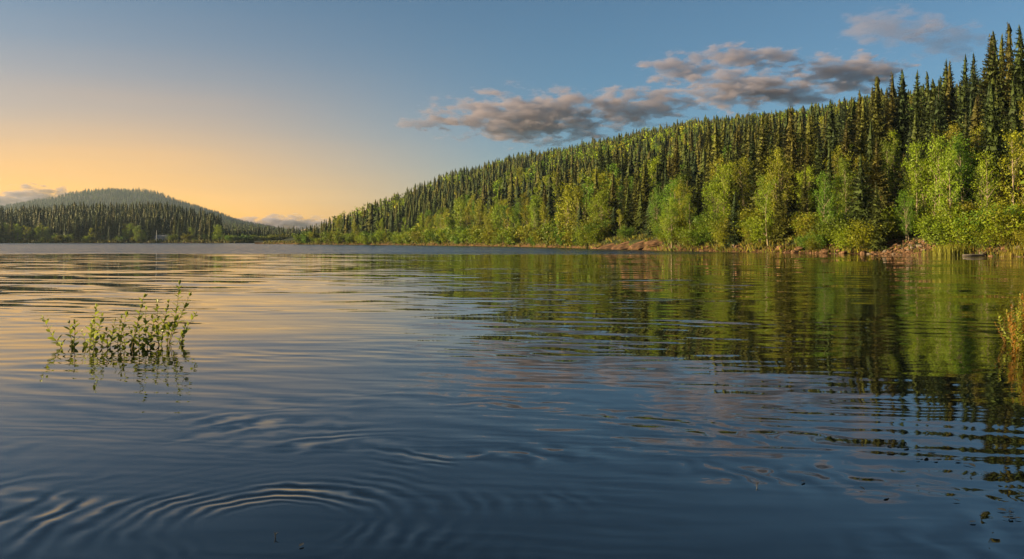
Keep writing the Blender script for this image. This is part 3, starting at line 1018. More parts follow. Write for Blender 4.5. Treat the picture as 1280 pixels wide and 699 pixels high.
# ---- far hill
items = []
y = 920.0
while y < 3260:
    sp = 10.5
    xs = np.arange(u_of(-160) * y, u_of(470) * y, sp)
    xs = xs + rng.uniform(-.45, .45, len(xs)) * sp
    ys = y + rng.uniform(-.45, .45, len(xs)) * sp
    zz = hill_far(xs, ys)
    uu = xs / ys
    for x_, y_, z_, u_ in zip(xs, ys, zz, uu):
        if z_ < 0.8: continue
        el = (z_ - CH) / y_ * F
        bl = math.exp(-((u_ + 0.50) / 0.09) ** 2)
        if 40 < el < 56 and rng.random() < 0.35 * bl: continue      # the bare rock face
        if el < 14 and u_ < -0.38: continue                          # hidden behind the near wood
        de = rng.random() < 0.12
        items.append((x_, y_, z_ - 0.2, rng.uniform(10, 19), rng.uniform(1.0, 1.5), rng.uniform(0, 6.28), de, (BI_COL[1] if de else SP_COL[rng.integers(5)]) * rng.uniform(0.35, 0.65), 'far'))
    y += sp * 1.5
mass('far_hill_forest', items, 'hazy blue-grey forest covering the distant rounded hill at left', 'forest')

# ------------------------------------------------------------------ shore shrubs
def shore_s(px):
    u = u_of(px)
    return float(np.interp(u, HR_U, HR_S))
nb = 0
for k in range(280):
    # even along the shoreline as seen, denser far out where they shrink
    bx = rng.uniform(372, 1290) if k < 230 else rng.uniform(500, 760)
    s_ = shore_s(bx)
    Y = s_ + (rng.uniform(0.8, 8.0) if s_ < 150 else rng.uniform(0.6, 6.0))
    x = u_of(bx) * Y
    z_ = float(hill_right(np.array([x]), np.array([Y]))[0])
    if z_ < 0.15: continue
    if 752 < bx < 826 and Y < s_ + 4.5: continue            # bare orange slabs
    if 1090 < bx < 1172 and Y < s_ + 5.0: continue          # open stones
    k_ = rng.uniform(0.45, 1.15) * (1.0 if s_ < 150 else 1.25)
    ci = rng.integers(6)
    c = BI_COL[ci] * rng.uniform(0.6, 1.0)
    lab = f"{'small ' if k_ < 0.75 else 'large ' if k_ > 1.1 else ''}{B_LOOK[ci]} shrub by the water {place_of(bx)}"
    e = tree_thing('shrub', (BUSH if Y < 190 else BUSH_FAR)[rng.integers(4)], (x, Y, z_ - 0.1), (k_ * 1.15, k_ * 1.15, k_), rng.uniform(0, 6.28), c, lab, 'shrub', 'shrubs ' + place_of(bx))
    NAMED.append((e, lab, bx))
for k in range(70):
    bx = rng.uniform(-5, 366)
    u = u_of(bx)
    s_ = float(np.interp(u, LR_U, LR_S))
    Y = s_ + rng.uniform(4, 14)
    z_ = float(land_left(np.array([u * Y]), np.array([Y]))[0])
    if z_ < 0.2 or 184 < bx < 214: continue
    k_ = rng.uniform(0.9, 1.7)
    side = 'left of the cabin' if bx < 190 else ('right of the cabin' if bx < 280 else 'on the low spit before the far hill')
    lab = f"{'small' if k_ < 1.15 else 'large' if k_ > 1.45 else 'low'} shrub on the far shoreline " + far_place(bx)
    e = tree_thing('shrub', BUSH_FAR[rng.integers(4)], (u * Y, Y, z_ - 0.1), (k_ * 1.4, k_ * 1.4, k_), rng.uniform(0, 6.28), BI_COL[rng.integers(6)] * rng.uniform(0.5, 1.0), lab, 'shrub', 'shrubs on the far shoreline')
    NAMED.append((e, lab, bx))

# ------------------------------------------------------------------ grass and low growth on the banks
def bank_grass(name, fn, U, S, px0, px1, n_, d1, h, lab):
    b_ = rng.uniform(px0, px1, n_)
    u = u_of(b_); Y = np.interp(u, U, S) + rng.uniform(-1.5, d1, n_); x = u * Y
    z_ = fn(x, Y)
    k = z_ > 0.03
    k &= ~((b_ > 752) & (b_ < 826) & (rng.random(n_) < 0.6)) & ~((b_ > 1092) & (b_ < 1170) & (rng.random(n_) < 0.85))
    x, Y, z_ = x[k], Y[k], z_[k]
    m_ = len(x); hh = h * rng.uniform(0.4, 1.2, m_) * (1 + Y / 500)
    V, T = [], []
    for j in range(5):
        a = rng.uniform(0, 6.28, m_); w = hh * rng.uniform(0.10, 0.28, m_); l = hh * rng.uniform(0.1, 0.7, m_)
        bx_, by_ = x + rng.normal(0, 0.3, m_), Y + rng.normal(0, 0.3, m_)
        V.append(np.stack([np.stack([bx_ - w * np.cos(a), by_ - w * np.sin(a), z_ - 0.1], 1), np.stack([bx_ + w * np.cos(a), by_ + w * np.sin(a), z_ - 0.1], 1),
                           np.stack([bx_ + l * np.sin(a * 2), by_ + l * np.cos(a * 2), z_ + hh * rng.uniform(0.6, 1, m_)], 1)], 1).reshape(-1, 3))
        T.append(np.repeat(BI_COL[rng.integers(6, size=m_)] * rng.uniform(0.3, 0.7, (m_, 1)) * np.array((1.1, 0.8, 1.0)), 3, 0))
    V = np.concatenate(V); T = np.concatenate(T)
    o = link(bpy.data.objects.new(name, arr_mesh(name, V, np.arange(len(V)).reshape(-1, 3), M['forest'], T)))
    tag(o, lab, 'grass', kind='stuff')
bank_grass('bank_grass', hill_right, HR_U, HR_S, 330, 1330, 9000, 9.0, 0.5, 'low grass and undergrowth along the right bank')
bank_grass('far_bank_grass', land_left, LR_U, LR_S, -60, 470, 4500, 22.0, 1.0, 'low grass along the far left bank')

# ------------------------------------------------------------------ stones
import bmesh
def rock_mesh(seed, sub=2, flat=0.65, rough=0.28, mat=None):
    bm = bmesh.new()
    bmesh.ops.create_icosphere(bm, subdivisions=sub, radius=1.0)
    r = np.random.default_rng(seed)
    dirs = r.normal(0, 1, (9, 3)); dirs /= np.linalg.norm(dirs, axis=1, keepdims=True)
    cut = r.uniform(0.55, 0.95, 9)
    for v in bm.verts:
        c = np.array(v.co)
        for d_, k in zip(dirs, cut):                 # planar facets, as split rock has
            e = c @ d_
            if e > k: c = c - d_ * (e - k) * 0.85
        c = c * (1 + r.normal(0, rough * 0.12))
        v.co = (c[0] * 1.15, c[1], c[2] * flat)
    me = bpy.data.meshes.new('stone')
    bm.to_mesh(me); bm.free()
    me.materials.append(mat)
    return me
ROCKS = [rock_mesh(700 + i, 2, fl, mat=M['rock'] if i % 3 else M['rock_grey']) for i, fl in enumerate((0.6, 0.7, 0.5, 0.8, 0.65, 0.55))]
SLAB = [rock_mesh(730 + i, 3, 0.28, 0.2, M['rock']) for i in range(3)]

def stone(px_, dd, size, lab, group, name='stone', meshes=ROCKS, rot=None, sc=None, sink=0.25):
    s_ = shore_s(px_)
    Y = s_ + dd
    x = u_of(px_) * Y
    z_ = max(float(hill_right(np.array([x]), np.array([Y]))[0]), -0.15)
    o = link(bpy.data.objects.new(name, meshes[int(rng.integers(len(meshes)))]))
    o.location = (x, Y, z_ + size * sink * 0.4)
    o.rotation_euler = rot if rot else (rng.normal(0, 0.25), rng.normal(0, 0.25), rng.uniform(0, 6.28))
    k = rng.uniform(0.8, 1.25, 3) * size
    o.scale = tuple(k) if sc is None else sc
    return tag(o, lab, 'stone', group)

for k in range(64):
    stone(rng.uniform(1085, 1172), rng.uniform(-0.6, 4.5), rng.uniform(0.18, 0.5), 'reddish stone in the sunlit pile on the right shore', 'stones of the sunlit shore pile')
for k in range(30):
    b_ = rng.uniform(835, 1085)
    stone(b_, rng.uniform(-0.8, 3.0), rng.uniform(0.2, 0.75), 'dark reddish boulder at the waterline left of the sunlit stone pile', 'boulders left of the sunlit stone pile')
for k in range(22):
    stone(rng.uniform(1215, 1285), rng.uniform(-1.0, 1.6), rng.uniform(0.15, 0.45), 'orange stone at the waterline near the right edge of the photo', 'stones near the right edge')
stone(1157, -1.6, 0.55, 'dark low stone standing alone in the water off the stone pile', None)
stone(745, -1.0, 0.9, 'orange stone at the tip of the sloping slabs, touching the water', None)
for (b_, dd, sx, sy, sz, ti, lab) in (
        (764, 0.8, 4.2, 2.2, 1.5, -0.20, 'leftmost sloping orange rock slab by the water'),
        (782, 1.6, 4.0, 2.2, 1.8, -0.24, 'long orange rock slab sloping to the water, second from left'),
        (803, 1.2, 3.4, 2.0, 1.6, -0.22, 'broken orange rock slab, third from left'),
        (824, 1.5, 3.0, 1.8, 2.0, -0.18, 'rightmost sloping orange rock slab below round birch')):
    stone(b_, dd, 1.0, lab, 'sloping orange slabs', 'rock_slab', SLAB, (0.25, ti, rng.normal(0, 0.15)), (sx, sy, sz), 0.5)

# fine rubble between the stones: too many to count
Vs, Fs = [], []
n = 0
base = [np.array([v.co for v in m_.vertices]) for m_ in [rock_mesh(760 + i, 1, 0.65, mat=M['rock']) for i in range(4)]]
tri = [np.array([pp.vertices[:] for pp in bpy.data.meshes[m_.name].polygons]) for m_ in [rock_mesh(760, 1, 0.65, mat=M['rock'])]][0]
for k in range(1700):
    b_ = rng.uniform(700, 1300) if k % 2 else rng.uniform(1080, 1180)
    dd = rng.normal(0.5, 1.0) if k % 2 else rng.uniform(-0.8, 5)
    Y = shore_s(b_) + dd
    x = u_of(b_) * Y
    z_ = max(float(hill_right(np.array([x]), np.array([Y]))[0]), -0.1)
    sz = rng.uniform(0.06, 0.2)
    v = base[k % 4] * sz * rng.uniform(0.8, 1.3, 3)
    a = rng.uniform(0, 6.28)
    v = np.stack([v[:, 0] * math.cos(a) - v[:, 1] * math.sin(a), v[:, 0] * math.sin(a) + v[:, 1] * math.cos(a), v[:, 2]], 1) + (x, Y, z_ + sz * 0.2)
    Vs.append(v); Fs.append(tri + n); n += len(v)
o = link(bpy.data.objects.new('shore_rubble', arr_mesh('shore_rubble', np.concatenate(Vs), np.concatenate(Fs), M['rock'])))
tag(o, 'small reddish rubble scattered along the right waterline', 'rubble', kind='stuff')

# driftwood
def driftwood(px_, dd, L, lab, rz):
    Y = shore_s(px_) + dd
    mb = MB()
    pts = [(-L / 2, 0, 0.02), (-L * 0.2, 0.05, 0.06), (L * 0.15, -0.04, 0.05), (L / 2, 0.06, 0.16)]
    tube(mb, pts, [0.10, 0.13, 0.11, 0.05], 8)
    e = empty('driftwood_log', (u_of(px_) * Y, Y, 0.06), rz)
    link(bpy.data.objects.new('log', mb.mesh('log', [M['dead_wood']], True)), e)
    b = MB()
    tube(b, [(L * 0.1, 0, 0.08), (L * 0.18, -0.2, 0.35), (L * 0.3, -0.3, 0.5)], [0.05, 0.03, 0.01], 5)
    link(bpy.data.objects.new('branch_stub', b.mesh('branch_stub', [M['dead_wood']])), e)
    tag(e, lab, 'log', 'driftwood on the right waterline')
driftwood(1222, -1.2, 3.6, 'long bleached driftwood log lying at the waterline right of the reed tuft', 0.05)

# reed tuft
def reeds(px_, Y, n_, h, spread, col, lab):
    x = u_of(px_) * Y
    r = np.random.default_rng(int(px_))
    e = empty('reed_tuft', (x, Y, 0.0))
    v, f = [], []
    k = 0
    for i in range(n_):
        bx, by = r.normal(0, spread), r.normal(0, spread * 0.5)
        hh = h * r.uniform(0.45, 1.1) * math.exp(-(bx / (spread * 2.2)) ** 2)
        a = r.uniform(0, 6.28); w = 0.028; le = r.uniform(0.1, 0.5) * hh
        ca, sa = math.cos(a), math.sin(a)
        p0 = np.array((bx, by, -0.1)); p1 = p0 + (ca * le * 0.3, sa * le * 0.3, hh * 0.6); p2 = p0 + (ca * le, sa * le, hh)
        s_ = np.array((-sa, ca, 0)) * w
        v += [p0 - s_, p0 + s_, p1 - s_, p1 + s_, p2]
        f += [(k, k + 1, k + 3), (k, k + 3, k + 2), (k + 2, k + 3, k + 4)]
        k += 5
    o = link(bpy.data.objects.new('blades', arr_mesh('blades', np.array(v), np.array(f), M['birch'])), e)
    o.color = (*col, 1); o['kind'] = 'stuff'
    tag(e, lab, 'reeds', 'reed tufts')
reeds(1190, 98.5, 600, 1.7, 1.7, (0.15, 0.15, 0.015), 'bright yellow-green reed tuft standing in the shallows right of the stones')
reeds(1212, 98.0, 250, 1.1, 1.0, (0.11, 0.12, 0.015), 'smaller reed tuft just right of the bright one')
reeds(1278, 91.5, 400, 1.4, 1.2, (0.17, 0.14, 0.02), 'tawny reed tuft at the waterline by the right edge')

# ------------------------------------------------------------------ cabin on the far shore
def part(name, mb, mats, parent, smooth=False):
    return link(bpy.data.objects.new(name, mb.mesh(name, mats, smooth)), parent)
cY = 634.0
cx0 = u_of(203) * cY
cz0 = float(land_left(np.array([cx0]), np.array([cY]))[0])
cab = empty('cabin', (cx0, cY, cz0), R(4))
mb = MB()
W, D_, Hw = 9.0, 5.6, 3.0
prof = [(-D_ / 2, 0), (D_ / 2, 0), (D_ / 2, Hw), (0, Hw + 1.9), (-D_ / 2, Hw)]
v = [(x, y_, z_ - (0.5 if z_ == 0 else 0)) for x in (-W / 2, W / 2) for y_, z_ in prof]
mb.add(v, [(0, 1, 2, 3, 4), (9, 8, 7, 6, 5), (0, 4, 9, 5), (4, 3, 8, 9), (3, 2, 7, 8), (2, 1, 6, 7)])
part('wall', mb, [M['grey_paint']], cab)
rf = None
for sgn in (-1, 1):
    mb = MB()
    y0_, z0_ = sgn * (D_ / 2 + 0.55), Hw - 0.32
    y1_, z1_ = 0.0, Hw + 2.05
    x0, x1 = -W / 2 - 0.6, W / 2 + 0.6
    v = [(x0, y0_, z0_), (x1, y0_, z0_), (x1, y1_, z1_), (x0, y1_, z1_)]
    v += [(a, b, c + 0.16) for a, b, c in v]
    mb.add(v, [(0, 1, 2, 3), (4, 7, 6, 5), (0, 4, 5, 1), (1, 5, 6, 2), (2, 6, 7, 3), (3, 7, 4, 0)])
    rf = part('roof', mb, [M['roofing']], cab)
mb = MB(); box(mb, (2.4, 0.9, Hw + 1.9), (0.7, 0.7, 1.5)); part('chimney', mb, [M['rock_grey']], rf)
for wx, ww in ((-3.2, 1.7), (-0.7, 1.7), (3.6, 1.4)):
    mb = MB(); y_ = -D_ / 2 - 0.06
    for bx_, bz_, sx_, sz_ in ((wx - ww / 2, 1.6, 0.14, 1.4), (wx + ww / 2, 1.6, 0.14, 1.4), (wx, 2.3, ww + 0.14, 0.14), (wx, 0.9, ww + 0.14, 0.14)):
        box(mb, (bx_, y_, bz_), (sx_, 0.12, sz_))
    wn = part('window', mb, [M['white_paint']], cab)
    mb = MB(); box(mb, (wx, y_ + 0.03, 1.6), (ww - 0.14, 0.05, 1.26)); part('pane', mb, [M['dark_glass']], wn)
mb = MB(); box(mb, (1.5, -D_ / 2 - 0.05, 1.05), (1.0, 0.1, 2.1)); dr = part('door', mb, [M['white_paint']], cab)
mb = MB(); box(mb, (1.85, -D_ / 2 - 0.13, 1.05), (0.08, 0.06, 0.14)); part('handle', mb, [M['dark_glass']], dr)
for wx in (-4.2, -1.6, 1.4, 4.2):
    mb = MB(); box(mb, (wx, -D_ / 2 - 0.9, 1.2), (0.26, 0.26, 2.5)); part('porch_post', mb, [M['white_paint']], cab)
mb = MB(); box(mb, (0, -D_ / 2 - 0.75, 0.05), (W, 1.5, 0.2)); part('porch_deck', mb, [M['dead_wood']], cab)
tag(cab, 'small grey cabin with pale roof among spruces on the far left shore', 'cabin')

fp = empty('flagpole', (u_of(195.6) * 624, 624, float(land_left(np.array([u_of(195.6) * 624]), np.array([624.]))[0]) - 0.2))
mb = MB(); tube(mb, [(0, 0, -0.3), (0, 0, 4.5), (0, 0, 9.0)], [0.15, 0.13, 0.09], 8); part('pole', mb, [M['white_paint']], fp)
mb = MB(); tube(mb, [(0, 0, 8.95), (0, 0, 9.1), (0, 0, 9.25)], [0.05, 0.18, 0.05], 8); part('finial', mb, [M['white_paint']], fp)
mb = MB(); box(mb, (0, 0, 0.3), (0.6, 0.6, 0.6)); part('base', mb, [M['rock_grey']], fp)
tag(fp, 'white flagpole standing left of the far cabin', 'flagpole')

jt = empty('jetty', (u_of(238) * 605, 605, 0.0), 0.05)
for k in range(12):
    mb = MB(); box(mb, (-2.4 + k * 0.44, 0, 0.55), (0.40, 3.0, 0.09)); part('plank', mb, [M['dead_wood']], jt)
for sx_ in (-2.3, 2.3):
    for sy_ in (-1.2, 1.2):
        mb = MB(); box(mb, (sx_, sy_, -0.2), (0.22, 0.22, 1.4)); part('post', mb, [M['dead_wood']], jt)
tag(jt, 'low grey wooden jetty on the far shore right of the cabin', 'jetty')

# ------------------------------------------------------------------ flooded willow, left foreground
def leaf_shape(L, w):
    """ovate leaf along +x, folded along the midrib, tip curling"""
    xs = (0.0, 0.22, 0.5, 0.78, 1.0)
    ws = (0.04, 0.75, 1.0, 0.62, 0.0)
    v, f = [], []
    for x, k in zip(xs, ws):
        zc = -0.16 * x * x
        v += [(x * L, 0, zc * L), (x * L, k * w / 2, zc * L + 0.16 * k * w), (x * L, -k * w / 2, zc * L + 0.16 * k * w)]
    for i in range(4):
        a, b = i * 3, i * 3 + 3
        f += [(a, b, b + 1), (a, b + 1, a + 1), (a, b + 2, b), (a, a + 2, b + 2)]
    return np.array(v), np.array(f)

def leafy_stem(parent, pts, r0, leafL, gap, r, col, start=0.12, kmin=1.0):
    """one shoot: a thin tube and its alternate leaves"""
    P = np.array(pts)
    # resample
    seg = np.linalg.norm(np.diff(P, axis=0), axis=1); cum = np.concatenate([[0], np.cumsum(seg)]); Lt = cum[-1]
    def at(s_):
        return np.array([np.interp(s_, cum, P[:, i]) for i in range(3)])
    mb = MB()
    ss = np.linspace(0, Lt, 9)
    tube(mb, [at(q) for q in ss], [r0 * (1 - 0.75 * q / Lt) for q in ss], 6)
    st = link(bpy.data.objects.new('stem', mb.mesh('stem', [M['stem']], True)), parent)
    Vs, Fs = [], []
    n = 0
    q = Lt * start
    a = r.uniform(0, 6.28)
    while q < Lt:
        t = q / Lt
        c = at(q); dr_ = at(min(q + 0.02, Lt)) - at(max(q - 0.02, 0)); dr_ /= np.linalg.norm(dr_)
        a += 2.4 + r.normal(0, 0.3)
        side = np.cross(dr_, (math.cos(a), math.sin(a), 0.3)); side /= np.linalg.norm(side)
        ax = side * r.uniform(0.7, 1.0) + dr_ * r.uniform(0.55, 1.1); ax /= np.linalg.norm(ax)
        up = np.cross(ax, np.cross(dr_, ax)); up /= np.linalg.norm(up) + 1e-9
        lat = np.cross(up, ax)
        Lf = leafL * r.uniform(0.7, 1.2) * (1 - 0.45 * t ** 3)
        v, f = leaf_shape(Lf, Lf * r.uniform(0.46, 0.60))
        v = v[:, :1] * ax + v[:, 1:2] * lat + v[:, 2:3] * up + c
        Vs.append(v); Fs.append(f + n); n += len(v)
        q += gap * r.uniform(0.7, 1.3)
    tip = at(Lt)
    for k in range(3):
        ax = dr_ + r.normal(0, 0.3, 3); ax /= np.linalg.norm(ax)
        lat = np.cross(ax, r.normal(0, 1, 3)); lat /= np.linalg.norm(lat); up = np.cross(ax, lat)
        v, f = leaf_shape(leafL * 0.55, leafL * 0.2)
        Vs.append(v[:, :1] * ax + v[:, 1:2] * lat + v[:, 2:3] * up + tip); Fs.append(f + n); n += len(v)
    lo = link(bpy.data.objects.new('leaves', arr_mesh('leaves', np.concatenate(Vs), np.concatenate(Fs), M['willow_leaf'])), st)
    lo.color = (*col, 1); lo['kind'] = 'stuff'
    return st

WY = dist_of(433.0)
wil = empty('willow_bush', (u_of(150) * WY, WY, 0.0))
tag(wil, 'flooded young willow with leafy shoots standing in the water at left', 'willow')
wr = np.random.default_rng(5)
def crop(cx, cy_):
    return 30 + cx / 4.1125, 340 + cy_ / 4.1125
STEMS = [((200, 388), (150, 345), (100, 240)), ((248, 388), (240, 330), (232, 266)), ((255, 386), (262, 320), (262, 256)),
         ((318, 385), (315, 350), (300, 312)), ((360, 392), (356, 300), (370, 182)), ((362, 385), (380, 310), (402, 228)),
         ((335, 388), (345, 330), (350, 262)), ((428, 385), (428, 345), (425, 305)), ((440, 390), (455, 330), (466, 256)),
         ((492, 392), (502, 310), (526, 222)), ((480, 388), (484, 330), (500, 240)), ((552, 402), (580, 280), (614, 132)),
         ((560, 400), (555, 340), (545, 295)), ((590, 392), (594, 330), (592, 290)), ((635, 385), (622, 300), (626, 195)),
         ((650, 385), (655, 320), (668, 262)), ((690, 375), (690, 270), (684, 160)), ((705, 370), (716, 280), (742, 160)),
         ((700, 375), (668, 300), (660, 235)), ((742, 362), (780, 250), (800, 62)), ((745, 360), (800, 240), (850, 122)),
         ((735, 365), (745, 300), (748, 270)), ((790, 350), (826, 300), (880, 220)), ((805, 352), (822, 330), (828, 285)),
         ((520, 395), (515, 350), (512, 318)), ((400, 390), (402, 365), (408, 340)), ((610, 395), (640, 340), (700, 300))]
Wo = np.array(wil.location)
for q in STEMS:
    b_ = crop(*q[0]); Yb = dist_of(433 + (b_[1] - 433) * 0.6) + wr.normal(0, 0.12)
    pts = []
    for j, c in enumerate(q):
        a_ = crop(*c)
        Yj = Yb + wr.normal(0, 0.05) * j
        w = np.array(px2w(a_[0], a_[1], Yj))
        if j == 0: w[2] = 0.0
        pts.append(w - Wo)
    root = pts[0] + np.array(((pts[0][0] - pts[1][0]) * 0.4, 0.02, -0.28))
    # smooth the chain
    chain = [root] + pts
    P = []
    for j in range(len(chain) - 1):
        for t in (0, 0.5): P.append(np.array(chain[j]) * (1 - t) + np.array(chain[j + 1]) * t)
    P.append(chain[-1])
    P = [P[0]] + [(P[i - 1] + 2 * P[i] + P[i + 1]) / 4 for i in range(1, len(P) - 1)] + [P[-1]]
    leafy_stem(wil, P, 0.008, 0.145, 0.044, wr, np.array((0.24, 0.28, 0.03)) * wr.uniform(0.75, 1.2), 0.33)

# ------------------------------------------------------------------ shrub in the water at the right edge
BY = dist_of(434.0)
rb = empty('flooded_bush', (u_of(1296) * BY, BY, 0.0))
tag(rb, 'dense orange-green leafy bush rising from the water at the right edge', 'bush')
RB0 = np.array(rb.location)
for k in range(110):
    bx_ = wr.uniform(1264, 1340); top = wr.uniform(364, 400) + max(0, 1274 - bx_) * 1.6
    Yb = BY + wr.normal(0, 0.25)
    w0 = np.array(px2w(bx_, 434, Yb)); w0[2] = 0
    w2 = np.array(px2w(bx_ + wr.normal(-3, 9), top, Yb + wr.normal(0, 0.15)))
    w1 = (w0 + w2) / 2 + wr.normal(0, 0.04, 3)
    pts = [w0 - RB0 + np.array((0, 0, -0.25)), w0 - RB0, w1 - RB0, w2 - RB0]
    col = np.array(((0.30, 0.15, 0.02), (0.22, 0.21, 0.02), (0.16, 0.20, 0.02))[wr.integers(3)])
    leafy_stem(rb, pts, 0.006, 0.085, 0.022, wr, col, 0.2)
for bx_, top in ((1255, 398), (1249, 402), (1260, 404), (1244, 404)):
    Yb = BY + 0.6
    w0 = np.array(px2w(1256, 420, Yb)); w0[2] = 0
    w2 = np.array(px2w(bx_, top, Yb))
    leafy_stem(rb, [w0 - RB0 - np.array((0, 0, 0.25)), w0 - RB0, (w0 + w2) / 2 - RB0, w2 - RB0], 0.005, 0.055, 0.022, wr, np.array((0.22, 0.12, 0.02)), 0.3)

# ------------------------------------------------------------------ leaves and twigs afloat
lv, lf = leaf_shape(1.0, 0.5)
lv = lv.copy(); lv[:, 2] *= 0.4; lv[:, 0] -= 0.5
float_me = arr_mesh('floating_leaf', lv, lf, M['debris'])
def afloat(px_, py_, L, lab, group, wide=1.0):
    Y = dist_of(py_)
    o = link(bpy.data.objects.new('floating_leaf', float_me))
    o.location = (u_of(px_) * Y, Y, 0.012)
    o.rotation_euler = (wr.normal(0, 0.1), wr.normal(0, 0.1), wr.normal(0, 0.7))
    o.scale = (L, L * wide, L)
    tag(o, lab, 'leaf', group)
for k in range(20):
    t = wr.random()
    afloat(1108 + 130 * t + wr.normal(0, 7), 556 + 32 * t + wr.normal(0, 5), wr.uniform(0.03, 0.08), 'dark leaf drifting just below the dark tree reflection at right', 'leaves below the reflection')
for k in range(14):
    afloat(1264 + wr.normal(0, 9), 645 + wr.normal(0, 4), wr.uniform(0.025, 0.06), 'dark leaf in the raft of debris at the lower right edge', 'leaves in the debris raft')
for (a_, b_, lab) in ((1216, 654, 'long floating leaf left of the debris raft'), (1078, 612, 'tiny dark leaf afloat below the middle of the tree reflection'),
                      (1196, 627, 'tiny leaf afloat above the debris raft'), (1108, 622, 'tiny leaf afloat right of the upright twig'),
                      (1004, 603, 'speck of leaf afloat just right of the upright twig'), (377, 683, 'small leaf afloat in front of the ripple centre')):
    afloat(a_, b_, 0.05, lab, None)
def twig(px_, py_, h, lab):
    Y = dist_of(py_)
    e = empty('floating_twig', (u_of(px_) * Y, Y, 0.0))
    mb = MB(); tube(mb, [(0.01, 0, -0.05), (0, 0, h * 0.5), (-0.006, 0, h)], [0.003, 0.003, 0.0015], 5); part('stalk', mb, [M['debris']], e)
    mb = MB(); tube(mb, [(0, 0, h * 0.55), (0.012, 0, h * 0.8), (0.022, 0, h * 0.86)], [0.003, 0.002, 0.001], 5); part('side_shoot', mb, [M['debris']], e)
    tag(e, lab, 'twig', 'twigs poking out of the water')
twig(946, 608, 0.035, 'tiny dark forked twig poking up right of centre near the bottom')
twig(344, 672, 0.035, 'tiny dark insect at the ripple centre, shaped as a twig')  # insect on the water, built with the twig shape

# ------------------------------------------------------------------ clouds
def cloud_mat(name, dens, scale, cover):
    m, nt, out = new_mat(name)
    tc = N(nt, 'ShaderNodeTexCoord')
    g = N(nt, 'ShaderNodeNewGeometry')
    ln = N(nt, 'ShaderNodeVectorMath', operation='LENGTH')
    nt.links.new(tc.outputs['Object'], ln.inputs[0])
    body = math_n(nt, 'SUBTRACT', 1.0, ln.outputs['Value'])
    n1 = noise_n(nt, scale_vec(nt, g.outputs['Position'], (1, 0.7, 2.9)), scale, 7, 0.62)
    f = math_n(nt, 'ADD', math_n(nt, 'MULTIPLY', body, 0.75), math_n(nt, 'MULTIPLY', math_n(nt, 'SUBTRACT', n1.outputs[0], 0.5), 1.9))
    f = smooth_n(nt, f, cover, cover + 0.22)
    f = math_n(nt, 'MULTIPLY', f, smooth_n(nt, body, 0.0, 0.15))
    pv = N(nt, 'ShaderNodeVolumePrincipled')
    pv.inputs['Color'].default_value = (0.34, 0.31, 0.39, 1)
    pv.inputs['Anisotropy'].default_value = 0.0
    nt.links.new(math_n(nt, 'MULTIPLY', f, dens), pv.inputs['Density'])
    nt.links.new(pv.outputs[0], out.inputs['Volume'])
    return m
CM = cloud_mat('cloud_vapour', 0.012, 0.0084, 0.24)
CM2 = cloud_mat('thin_cloud_vapour', 0.0035, 0.0060, 0.20)
bm = bmesh.new(); bmesh.ops.create_icosphere(bm, subdivisions=3, radius=1.0)
cl_me = bpy.data.meshes.new('cloud'); bm.to_mesh(cl_me); bm.free(); cl_me.materials.append(CM)
cl_me2 = cl_me.copy(); cl_me2.materials[0] = CM2
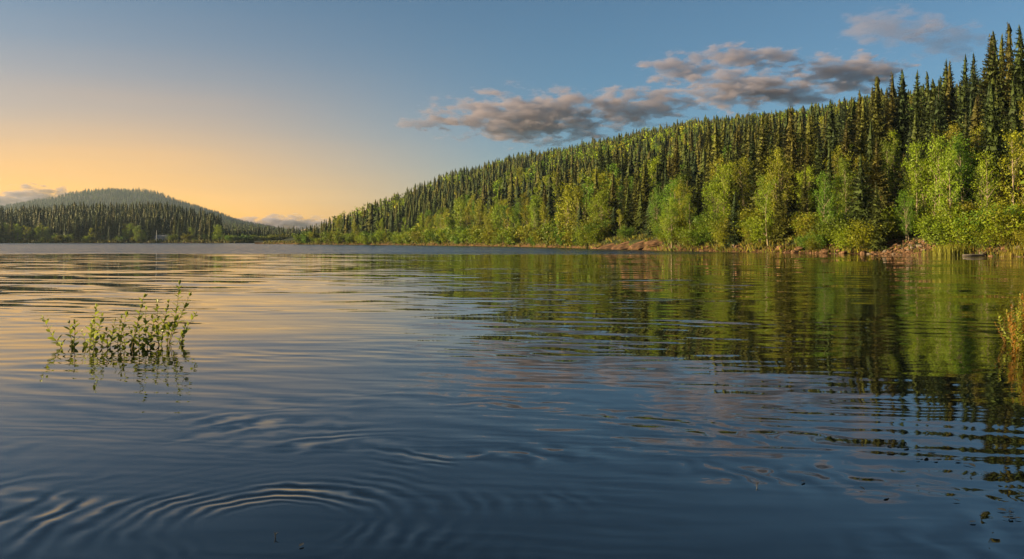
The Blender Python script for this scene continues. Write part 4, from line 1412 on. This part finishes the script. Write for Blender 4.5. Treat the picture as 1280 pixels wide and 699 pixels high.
CLOUDS = [(665, 146, 125, 36, 4200, 'big grey cloud with orange edges just above the middle of the ridge'),
          (800, 131, 75, 26, 4300, 'grey cloud with orange-lit side touching the ridge, right of the biggest cloud'),
          (535, 153, 42, 9, 4200, 'thin cloud wisp left of the biggest cloud'),
          (852, 86, 55, 22, 4600, 'small pink-grey cloud above the ridge, upper left of the right-hand bank'),
          (935, 72, 66, 17, 4700, 'long thin grey cloud topmost over the ridge centre'),
          (925, 112, 85, 28, 4500, 'grey cloud resting on the ridge below the long thin cloud'),
          (1062, 92, 78, 26, 4800, 'pink-lit grey cloud left of the tall skyline spruces'),
          (1115, 34, 66, 24, 5200, 'faint pinkish cloud high above the tall skyline spruces'),
          (1182, 50, 48, 26, 5300, 'faint grey cloud at upper right left of the tallest spruces'),
          (990, 116, 60, 18, 4600, 'flat grey cloud resting on the ridge below the pink-lit one'),
          (45, 246, 48, 15, 8000, 'peach-topped low cloud behind the far left forest'),
          (0, 254, 60, 14, 8200, 'low cloud at the left edge above the far forest'),
          (352, 282, 82, 13, 8200, 'long low cloud on the horizon between the two hills')]
for (a_, b_, hw, hh, Y, lab) in CLOUDS:
    o = link(bpy.data.objects.new('cloud', cl_me2 if b_ < 60 else cl_me))
    o.location = px2w(a_, b_, Y)
    o.scale = (hw / F * Y * 1.35, hw / F * Y * 0.42, hh / F * Y * 1.3)
    tag(o, lab, 'cloud', 'sunset clouds')

# ------------------------------------------------------------------ labels counted off from the left
ORD = ('leftmost', 'second from left', 'third from left', 'fourth from left', 'fifth from left', 'sixth from left')
by = {}
for e, lab, c in NAMED:
    by.setdefault(lab, []).append((c, e))
for lab, es in by.items():
    es.sort(key=lambda q: q[0])
    for i, (c, e) in enumerate(es):
        e['label'] = lab if len(es) == 1 or len(es) > 6 else f"{lab}, {'rightmost' if i == len(es) - 1 else ORD[i]}"

# ------------------------------------------------------------------ haze
def haze_box():
    x0, x1, y0, y1, z0, z1 = -8200, 2600, -400, 4150, -7.0, 215
    zmax = 0
    for o in bpy.data.objects:
        if o.type == 'MESH' and o.parent is None and len(o.data.vertices) and o.name not in ('lake_bed', 'lake_water'):
            co = np.empty(len(o.data.vertices) * 3, np.float32); o.data.vertices.foreach_get('co', co)
            co = co.reshape(-1, 3); zmax = max(zmax, co[:, 2].max())
    z1 = zmax + 6
    print('highest', zmax)
    mb = MB()
    box(mb, ((x0 + x1) / 2, (y0 + y1) / 2, (z0 + z1) / 2), (x1 - x0, y1 - y0, z1 - z0))
    m, nt, out = new_mat('haze_air')
    pv = N(nt, 'ShaderNodeVolumePrincipled')
    pv.inputs['Color'].default_value = (0.62, 0.80, 1.0, 1)
    pv.inputs['Density'].default_value = 0.00004
    pv.inputs['Anisotropy'].default_value = 0.2
    nt.links.new(pv.outputs[0], out.inputs['Volume'])
    o = link(bpy.data.objects.new('haze', mb.mesh('haze', [m])))
    o['kind'] = 'stuff'
    o['label'] = 'thin pale haze hanging over the whole lake'
HAZE = True
if HAZE: haze_box()
